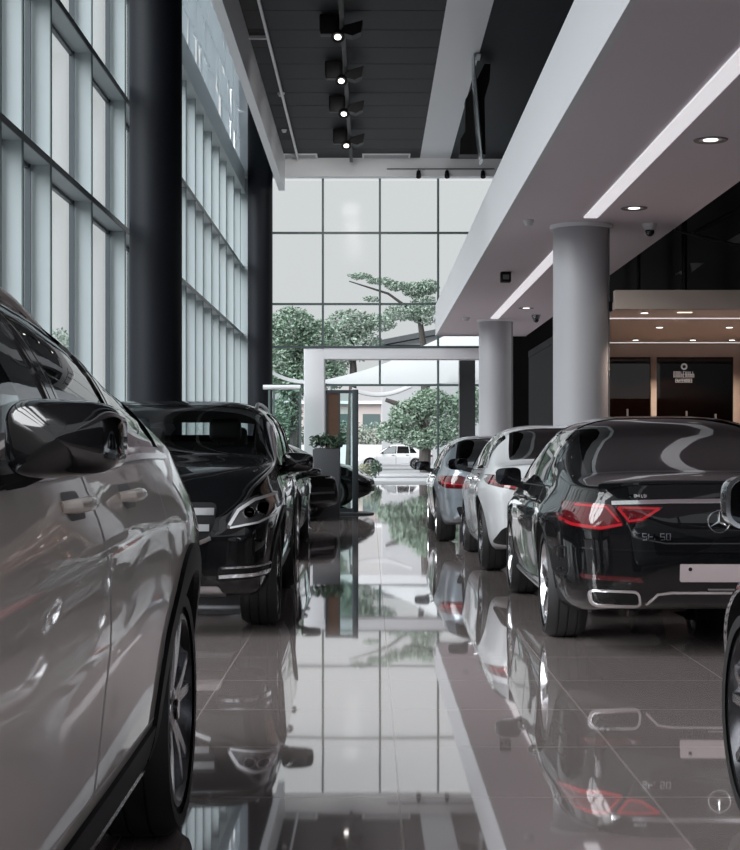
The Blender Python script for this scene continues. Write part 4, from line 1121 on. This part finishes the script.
# things under the high ceiling -----------------------------------------------------------------
tr = thing('lighting_track', (-.60, 26, HC - .02), 'long black lighting track under the dark ceiling', 'lighting track')
bxo('rail', -.05, .05, -22, 22, -.30, -.20, M['black'], tr)
for k in range(6): bxo('hanger', -.012, .012, -20 + 8 * k, -19.97 + 8 * k, -.21, .02, M['black'], tr)
def trackspot(z, label):
    o = thing('track_spotlight', (-.60, z, HC - .325), label, 'track spotlight')
    bm = bmesh.new(); box(bm, -.50, -.07, -.30, .16, -.10, .28, .03); box(bm, -.48, -.11, -.34, -.28, -.16, .22, .02)
    obj('housing', bm, M['black'], o, smooth=True)
    bm = bmesh.new(); vs = [(.06, .05), (.44, .16), (.40, -.10), (.22, -.18), (.0, -.12), (.0, -.02)]
    prism(bm, vs, 'y', -.26, .10); obj('barn_door', bm, M['black'], o)
    bm = bmesh.new(); lathe(bm, [(.05, 0), (.13, -.05), (.15, -.16), (.13, -.17), (.11, -.15), (.001, -.12)], 'z', 24); b = obj('lamp_head', bm, M['black'], o, smooth=True); b.location = (-.10, -.20, -.10); b.rotation_euler = (rad(-35), 0, 0)
    bm = bmesh.new(); lathe(bm, [(.001, -.150), (.075, -.150), (.075, -.14), (.001, -.14)], 'z', 20); obj('lamp', bm, M['lampbright'], b, smooth=True)
    l = bpy.data.lights.new('spot_beam', 'SPOT'); l.energy = 220; l.spot_size = rad(120); l.spot_blend = 1; l.color = (1, .97, .94); l.shadow_soft_size = .32
    q = bpy.data.objects.new('spot_beam', l); COL.objects.link(q); q.parent = o; q.location = (-.10, -.05, -.32); q.rotation_euler = (rad(60), 0, 0)
    bxo('bracket', -.04, .04, -.06, .06, -.05, .0, M['black'], o)
for z, lab in ((32.9, 'black twin spotlight on the track, nearest the camera'), (36.8, 'black twin spotlight on the track, second from the camera'), (40.4, 'black twin spotlight on the track, third from the camera'), (44.6, 'black twin spotlight on the track, nearest the entrance facade')): trackspot(z, lab)
o = thing('ceiling_rail', (-2.34, 26, HC), 'thin white rail under the dark ceiling with one short cross arm', 'rail')
bxo('rail', -.03, .03, -22, 22.9, -.10, -.03, M['whitepaint'], o); bxo('cross_arm', -.62, -.03, 8.36, 8.44, -.10, -.03, M['whitepaint'], o)
for k in range(6): bxo('hanger', -.01, .01, -20 + 8 * k, -19.98 + 8 * k, -.04, .01, M['whitepaint'], o)
detector(PX(281, 40), 40.0, HC, 'small pale sensor beside the thin white ceiling rail', M['white'], .10)
detector(PX(283, 44), 44.6, HC, 'small round sensor near the far end of the thin white rail', M['white'], .08)
o = thing('spotlight_rail', (1.75, 48.9, 10.30), 'thin dark rail on the white bulkhead above the entrance glass', 'lighting rail')
bxo('rail', -1.2, 2.3, -.10, -.06, 0, .035, M['metalgrey'], o); bxo('fixing', -.05, .05, -.07, .06, 0, .03, M['metalgrey'], o)
for px, lab in ((418.6, 'small black spotlight under the bulkhead rail, leftmost of three'), (447, 'small black spotlight under the bulkhead rail, middle of three'), (483, 'small black spotlight under the bulkhead rail, rightmost of three')):
    o = thing('rail_spotlight', (PX(px, 48.8), 48.82, 10.30), lab, 'spotlight')
    bm = bmesh.new(); lathe(bm, [(.001, .12), (.06, .12), (.075, .0), (.085, -.12), (.06, -.12), (.001, -.1)], 'z', 20); b = obj('lamp_head', bm, M['black'], o, smooth=True); b.location = (0, -.02, -.16); b.rotation_euler = (rad(-30), 0, 0)
    bxo('arm', -.015, .015, -.03, .0, -.14, -.002, M['black'], o)
for a, b, lab in ((-3.0 + .1, -1.7, 'flat white ceiling grille nearest the left wall at the entrance end'), (-.35, 1.3, 'flat white ceiling grille right of the lighting track at the entrance end')):
    o = tag(bxo('ceiling_grille', a + .1, b, 48.2, 48.75, HC - .05, HC - .005, M['whitepaint']), lab, 'ceiling grille')
    bm = bmesh.new()
    for q in range(5): box(bm, a + .16, b - .06, 48.26 + .1 * q, 48.28 + .1 * q, HC - .058, HC - .045)
    obj('slots', bm, M['metalgrey'], o)

# curved blade projecting from the gallery glass with an added dark shape behind it
Z0 = 36.2
bl = thing('blade_sign', (PX(478, Z0), Z0, PH(110, Z0)), 'tall curved steel blade with a black shape behind it hanging from the dark gallery ceiling', 'blade')
prof = [(473, 57, .02), (474, 75, .05), (475.5, 95, .06), (477, 115, .065), (478.5, 135, .06), (480, 150, .05), (481, 162, .04)]
bm = bmesh.new(); rings = []
for px, py, hw in prof:
    x = PX(px, Z0) - PX(478, Z0); h = PH(py, Z0) - PH(110, Z0)
    rings.append([bm.verts.new((x + hw * cos(a), .38 * sin(a), h)) for a in [2 * PI * k / 20 for k in range(20)]])
for i in range(len(rings) - 1):
    for k in range(20): bm.faces.new((rings[i][k], rings[i][(k + 1) % 20], rings[i + 1][(k + 1) % 20], rings[i + 1][k]))
bm.faces.new(rings[0]); bm.faces.new(rings[-1][::-1]); obj('blade', bm, M['blade'], bl, angle=50)
bm = bmesh.new(); P = [(459, 156), (460, 141), (465, 133), (465, 101), (474, 86), (484, 66), (490, 66), (489, 82), (484, 100), (485, 156)]
prism(bm, [(PX(a, Z0 + .5) - PX(478, Z0), PH(b, Z0 + .5) - PH(110, Z0)) for a, b in P], 'y', .30, .75); obj('housing', bm, M['black'], bl)  # black solid added to fill the dark area around the blade, not a fitting
bxo('ceiling_plate', -.06, .06, -.30, .30, HC - .05 - PH(110, Z0), HC - .03 - PH(110, Z0), M['metalgrey'], bl)

# entrance facade
struct(bxo('wall_entrance_left', -4.6, -3.5, ZE - .6, ZE - .5, 0, 14.2, M['fin']))
xs = [-4.55, -3.45, -1.57, .33, 2.27, 4.2, 6.1, 8.0, 9.9, 11.8, 13.8]
hs = [0, 3.33, 4.60, 6.03, 8.40, 10.15]
for i in range(len(xs) - 1):
    wn += 1; bm = bmesh.new(); t = .035
    box(bm, xs[i] - t, xs[i] + t, ZE - .08, ZE + .08, 3.3 if i in (2, 3) else 0, 10.3)
    for h in hs[1:5]: box(bm, xs[i], xs[i + 1], ZE - .05, ZE + .05, h - .035, h + .035)
    w = struct(obj('window_%d' % wn, bm, M['mullion2']))
    for a, b in zip(hs[:-1], hs[1:]):
        if a == 0 and i in (1, 2, 3): continue      # the open doorway
        bxo('pane', xs[i] + .02, xs[i + 1] - .02, ZE - .008, ZE + .008, a + .02, b - .02, M['glass_wall'], w)

# white entrance portal
pt = thing('entrance_portal', (0, 45.3, 0), 'white portal frame standing inside the entrance', 'portal')
bm = bmesh.new(); box(bm, -1.98, -1.36, -.4, .4, 0, 4.22, .03); box(bm, 3.45, 3.95, -.4, .4, 0, 4.22, .03); box(bm, -1.37, 3.46, -.4, .4, 3.90, 4.22)
obj('frame', bm, M['white'], pt, smooth=True); bxo('cap', -2.0, 3.97, -.42, .42, 4.22, 4.26, M['mullion'], pt)
tag(bxo('stone_pier', 2.78, 3.27, 46.6, 47.1, 0, 4.05, M['speckle']), 'dark speckled stone pier inside the entrance portal', 'pier')
# glass screen left of the portal
gs = thing('glass_screen', (-2.55, 44.2, 0), 'low glass screen with pale rounded top rail left of the portal', 'glass screen')
bm = bmesh.new(); tube(bm, [(-.60, 0, 3.02), (.50, 0, 3.02)], .07, 14); obj('top_rail', bm, M['whitepaint'], gs, smooth=True)
for x in (-.42, -.28, .50): bxo('post', x - .03, x + .03, -.03, .03, 0, 3.0, M['mullion2'], gs)
bxo('pane', -.26, .48, -.008, .008, .1, 2.94, M['glass_screen'], gs)
# glass door on a round base, and the planter before it
dr = thing('glass_door', (PX(347, 27.75), 27.75, 0), 'narrow glass door leaf with dark stiles on a round base plate', 'door display')
bm = bmesh.new(); lathe(bm, [(.001, 0), (.50, 0), (.50, .02), (.47, .035), (.001, .035)], 'z', 48); obj('base_plate', bm, M['metalgrey'], dr, smooth=True)
bxo('stile', .10, .21, -.05, .05, .03, 2.30, M['mullion'], dr, .01); bxo('stile', -.40, -.365, -.03, .03, .03, 2.27, M['mullion'], dr)
bxo('top_bar', -.40, .12, -.03, .03, 2.23, 2.29, M['mullion'], dr); bxo('bottom_bar', -.40, .12, -.03, .03, .03, .10, M['mullion'], dr)
bxo('pane', -.13, .10, -.008, .008, .10, 2.23, M['glass_screen'], dr); bxo('wood_panel', -.365, -.15, -.018, .018, .10, 2.23, M['wood'], dr); bxo('stile', -.15, -.125, -.025, .025, .10, 2.23, M['mullion'], dr)
pl = thing('planter', (PX(326.5, 26.9), 26.9, 0), 'tall slate grey planter box with green plants beside the glass door', 'planter')
bm = bmesh.new(); box(bm, -.24, .24, -.22, .22, 0, 1.2, .012); obj('box', bm, M['planter'], pl, smooth=True); bxo('soil', -.21, .21, -.19, .19, 1.195, 1.215, M['soil'], pl)

def leaves(bm, c, r, n, size, R, flat=1.0):
    if size > .1: n = int(n * 2.3); size *= .6
    for k in range(n):
        while True:
            p = Vector((R.uniform(-1, 1), R.uniform(-1, 1), R.uniform(-1, 1)))
            if .25 < p.length < 1: break
        p = Vector((p.x * r[0], p.y * r[1], p.z * r[2])) + Vector(c)
        a = Vector((R.gauss(0, 1), R.gauss(0, 1), R.gauss(0, .6))).normalized(); b = a.cross(Vector((R.gauss(0, 1), R.gauss(0, 1), R.gauss(0, 1)))).normalized()
        s = size * R.uniform(.6, 1.3)
        bm.faces.new([bm.verts.new(p + q) for q in (a * s, b * s * .45 + a * s * .1, -a * s, -b * s * .45 + a * s * .1)])
def crown(name, blobs, size, m, parent, R, dens=1.0):
    bm = bmesh.new()
    for c, r, n in blobs: leaves(bm, c, r, int(n * dens), size, R)
    me = bpy.data.meshes.new(name); bm.to_mesh(me); bm.free(); return link(name, me, parent, m)
R = random.Random(5)
crown('foliage', [((x, R.uniform(-.1, .1), 1.30 + R.uniform(-.02, .06)), (.13, .13, .12), 70) for x in (-.2, -.1, 0, .1, .2)], .05, M['leaf2'], pl, R)
bm = bmesh.new()
for k in range(7): tube(bm, [(R.uniform(-.15, .15), R.uniform(-.15, .15), 1.2), (R.uniform(-.22, .22), R.uniform(-.2, .2), 1.42)], .006, 5)
obj('stem', bm, M['leaf2'], pl)

# ------------------------------------------------------------------ outside
struct(bxo('ground_outside', -60, 60, ZE + .1, 140, -.12, -.0, M['pave'])); struct(bxo('ground_side', -60, -4.7, ZB, ZE + .1, -.3, -.05, M['pave']))
for n, z in enumerate((56, 66)): struct(bxo('kerb_%d' % (n + 1), -14, 14, z, z + .5, 0, .10, M['white']))
def tree(name, x, z, trunk, blobs, label, m, size=.2, seed=1, lean=0, group=None, cat='tree'):
    R = random.Random(seed); o = thing(name, (x, z, 0), label, cat, 0, group)
    if trunk:
        bm = bmesh.new()
        for pts, rr in trunk: tube(bm, pts, rr, 9)
        obj('trunk', bm, M['bark'], o, smooth=True)
    crown('foliage', blobs, size, m, o, R); return o
def B(px, py, Z, x0, rx, ry, n, dz=0):
    return ((PX(px, Z) - x0, dz, PH(py, Z)), (rx * Z / F, rx * Z / F * .8, ry * Z / F), n)
Z = 76; x0 = PX(425, Z)
tree('tree', x0, Z, [([(0, 0, 0), (.1, 0, 1.6), (-.2, 0, 2.6), (-.9, 0, 3.3), (-2.0, 0, 3.7)], [.28, .22, .2, .17, .1])],
     [B(430, 402, Z, x0, 22, 14, 700), B(408, 415, Z, x0, 20, 16, 600), B(450, 420, Z, x0, 22, 26, 900), B(392, 432, Z, x0, 16, 12, 350), B(425, 438, Z, x0, 26, 12, 600), B(470, 405, Z, x0, 18, 22, 600)], 'bushy green tree with dark bent trunk above the parked white car', M['leaf'], .17, 1)
Z = 82; x0 = PX(295, Z)
tree('tree', x0, Z, [([(0, 0, 0), (0, 0, 5), (.3, 0, 8)], [.3, .25, .12])],
     [B(292, 330, Z, x0, 26, 24, 1100), B(283, 365, Z, x0, 22, 30, 900), B(318, 345, Z, x0, 22, 26, 900), B(300, 380, Z, x0, 30, 20, 800), B(285, 415, Z, x0, 18, 22, 500), B(330, 375, Z, x0, 18, 16, 400)], 'dense green tree at the left of the entrance glass', M['leaf'], .2, 2)
Z = 90; x0 = PX(350, Z)
tree('tree', x0, Z, [([(0, 0, 0), (.2, 0, 6), (.1, 0, 8)], [.3, .22, .12])],
     [B(350, 325, Z, x0, 26, 16, 800), B(358, 345, Z, x0, 26, 16, 600), B(335, 355, Z, x0, 18, 20, 500), B(380, 322, Z, x0, 18, 10, 300)], 'grey green tree left of the centre of the entrance glass', M['leaf3'], .2, 3)
Z = 84; x0 = PX(424, Z)
tree('tree', x0, Z, [([(0, 0, 0), (.1, 0, 6), (-.3, 0, 9)], [.3, .24, .12]), ([(-.2, 0, 8.6), (-2.0, 0, 9.9), (-4.2, 0, 10.6)], [.1, .07, .03])],
     [B(360, 276, Z, x0, 13, 3.5, 120), B(380, 281, Z, x0, 14, 4, 150), B(398, 286, Z, x0, 14, 5, 200), B(415, 290, Z, x0, 14, 8, 350), B(428, 287, Z, x0, 12, 8, 350), B(405, 312, Z, x0, 22, 9, 450), B(425, 310, Z, x0, 18, 16, 600), B(372, 299, Z, x0, 9, 3, 60)], 'tree with long feathery branch reaching left against the sky', M['leaf3'], .16, 4)
for k, (px, Z, h, m_, lab) in enumerate(((310, 109, 3.2, 'leaf2', 'clipped dark hedge in the background left of the portal post'), (440, 110, 2.6, 'leaf', 'clipped green hedge in the background right of the parked car'), (375, 114, 3.4, 'leaf3', 'pale green hedge behind the parked white car'))):
    x0 = PX(px, Z); R = random.Random(20 + k); o = thing('hedge', (x0, Z, 0), lab, 'hedge')
    crown('foliage', [((x, R.uniform(-.3, .3), h * .5), (.6, .6, h * .5), 190) for x in [(-3 + .6 * j) for j in range(11)]], .2, M[m_], o, R)
    bm = bmesh.new()
    for j in range(6): tube(bm, [(-2.5 + j, 0, 0), (-2.5 + j, 0, h * .6)], .05, 6)
    obj('stem', bm, M['bark'], o)
Z = 57; x0 = PX(370, Z); R = random.Random(9)
for px, py, rx, ry, m_, lab in ((376, 468, 6, 5, 'leaf2', 'small dark shrub just outside the doorway'), (366, 471, 8, 8, 'leaf_y', 'small pale yellow green shrub just outside the doorway')):
    x0 = PX(px, Z); o = thing('shrub', (x0, Z, 0), lab, 'shrub')
    crown('foliage', [((0, 0, max(.32, PH(py, Z))), (rx * Z / F, rx * Z / F, .32), 260)], .07, M[m_], o, R)
    bm = bmesh.new()
    for j in range(4): tube(bm, [(0, 0, 0), (R.uniform(-.15, .15), R.uniform(-.1, .1), .35)], .012, 5)
    obj('stem', bm, M['bark'], o)
    Z += .8
# trees along the left street, seen through the facade slots
for k, (x, z, lab) in enumerate(((-11.5, 43, 'street tree seen low through the nearest facade panes'), (-13, 58, 'street tree farther along outside the left facade'))):
    tree('tree', x, z, [([(0, 0, 0), (0, 0, 3.5)], [.16, .1])], [((0, 0, 4.0), (1.7, 1.7, 1.5), 900), ((.8, .4, 5.0), (1.1, 1.1, .9), 450), ((-.7, -.6, 3.2), (1.2, 1.2, .9), 450)], lab, M['leaf3'], .16, 40 + k)

# white tensile canopy, small sails, pale buildings
def sail(name, rows, label, cat='canopy', th=.03):
    bm = bmesh.new(); vv = [[bm.verts.new(p) for p in r] for r in rows]
    fs = [bm.faces.new((vv[i][k], vv[i][k + 1], vv[i + 1][k + 1], vv[i + 1][k])) for i in range(len(vv) - 1) for k in range(len(vv[0]) - 1)]
    e = bmesh.ops.extrude_face_region(bm, geom=fs); bmesh.ops.translate(bm, verts=[v for v in e['geom'] if isinstance(v, bmesh.types.BMVert)], vec=(0, .0, th))
    o = thing(name, (0, 0, 0), label, cat); obj('membrane', bm, M['sail'], o, angle=60); return o
rows = []
up = pchip([(318, 382), (345, 376), (370, 369), (395, 360), (420, 348), (450, 334), (490, 314)]); lo = pchip([(318, 383), (360, 386), (400, 386), (440, 384), (490, 380)])
for t in [i / 6 for i in range(7)]:
    z = 58 + 5 * t; rows.append([(PX(px, z), z, PH(lo(px) + (up(px) - lo(px)) * (t ** .8), z)) for px in range(318, 492, 6)])
o = sail('canopy', rows, 'large white tensile canopy outside the entrance rising to the right')
for px in (330, 470):
    bm = bmesh.new(); tube(bm, [(PX(px, 60.5), 60.5, 0), (PX(px, 60.5), 60.5, PH((lo(px) + up(px)) / 2, 60.5))], .06, 10); obj('mast', bm, M['whitepaint'], o, smooth=True)
def small_sail(P, z, label):
    rows = []
    (xa, ya), (xb, yb), sag, dy = P
    for t in [i / 4 for i in range(5)]:
        zz = z + 1.6 * t; rows.append([(PX(xa + (xb - xa) * k / 10, zz), zz, PH(ya + (yb - ya) * k / 10 + sag * sin(PI * k / 10) - dy * t, zz)) for k in range(11)])
    o = sail('sun_sail', rows, label, 'sun sail')
    bm = bmesh.new(); x, zz, h = rows[0][0]; tube(bm, [(x, zz, 0), (x, zz, h + .1)], .05, 8); x, zz, h = rows[0][-1 if z < 62 else 0]; tube(bm, [(x, zz, 0), (x, zz, h + .1)], .05, 8); obj('mast', bm, M['whitepaint'], o, smooth=True)
small_sail(((262, 368), (306, 384), 4, 3), 61, 'small white sun sail low at the left of the entrance glass')
small_sail(((352, 392), (412, 388), 7, 4), 63.5, 'small white sun sail under the large canopy')
b = thing('building', (PX(445, 96), 98, 0), 'pale building with sloping grey roof edge behind the canopy', 'building')
bxo('wall', -4.0, 9, 0, 6, 0, PH(345, 98), M['sail'], b)
bm = bmesh.new(); prism(bm, [(-4.6, PH(342, 98)), (9.5, PH(300, 98)), (9.5, PH(306, 98)), (-4.6, PH(347, 98))], 'y', -.6, 6.5); obj('roof', bm, M['metalgrey'], b)
bm = bmesh.new(); prism(bm, [(-4.0, PH(346, 98)), (9, PH(346, 98)), (9, PH(308, 98))], 'y', 0, 6); obj('gable', bm, M['sail'], b)
b = thing('building', (PX(375, 122), 122, 0), 'long low pinkish building across the street', 'building')
bxo('wall', -14, 16, 0, 5, 0, PH(404, 122), M['bldg'], b); bxo('roof', -14.4, 16.4, -.4, 5.4, PH(404, 122), PH(401, 122), M['whitepaint'], b)
for j in range(12): bxo('window', -13 + 2.4 * j, -11.6 + 2.4 * j, -.04, .0, PH(428, 122), PH(414, 122), M['mullion2'], b)
struct(bxo('garden_wall', -22, 22, 106, 106.3, 0, 1.5, M['whitepaint']))

# ------------------------------------------------------------------ camera, sky
cam = bpy.data.cameras.new('camera'); co = bpy.data.objects.new('camera', cam); COL.objects.link(co)
co.location = (0, 0, CY); co.rotation_euler = (PI / 2, 0, 0)
cam.sensor_fit = 'HORIZONTAL'; cam.sensor_width = 36; cam.lens = 36 * F / 740; cam.shift_y = (VY - 425) / 740
cam.clip_start = .05; cam.clip_end = 500
SC.camera = co
w = bpy.data.worlds.new('overcast sky'); SC.world = w; w.use_nodes = True
nt = w.node_tree; bg = nt.nodes['Background']
tc = nt.nodes.new('ShaderNodeTexCoord'); sx = nt.nodes.new('ShaderNodeSeparateXYZ'); rp = nt.nodes.new('ShaderNodeValToRGB')
nt.links.new(tc.outputs['Generated'], sx.inputs[0]); nt.links.new(sx.outputs['Z'], rp.inputs['Fac']); nt.links.new(rp.outputs['Color'], bg.inputs['Color'])
rp.color_ramp.elements[0].position = 0; rp.color_ramp.elements[0].color = (.88, .89, .90, 1)
rp.color_ramp.elements[1].position = .6; rp.color_ramp.elements[1].color = (.95, .98, 1.0, 1)
bg.inputs['Strength'].default_value = .74
SC.view_settings.view_transform = 'Standard'; SC.view_settings.look = 'None'; SC.view_settings.exposure = .1; SC.view_settings.gamma = 1
SC.view_settings.use_curve_mapping = False
SC.cycles.use_denoising = True
SC.cycles.max_bounces = 10; SC.cycles.transparent_max_bounces = 24; SC.cycles.glossy_bounces = 6
SC.cycles.caustics_reflective = False; SC.cycles.caustics_refractive = False
SC.cycles.sample_clamp_indirect = 4

def sun(name, d, e, ang, col=(1, 1, 1)):
    l = bpy.data.lights.new(name, 'SUN'); l.energy = e; l.angle = rad(ang); l.color = col
    o = bpy.data.objects.new(name, l); COL.objects.link(o); o.rotation_euler = Vector(d).to_track_quat('-Z', 'Y').to_euler(); o.location = (0, 0, 20)
sun('daylight', (.62, .45, -.62), 7.0, 60, (.97, .98, 1))
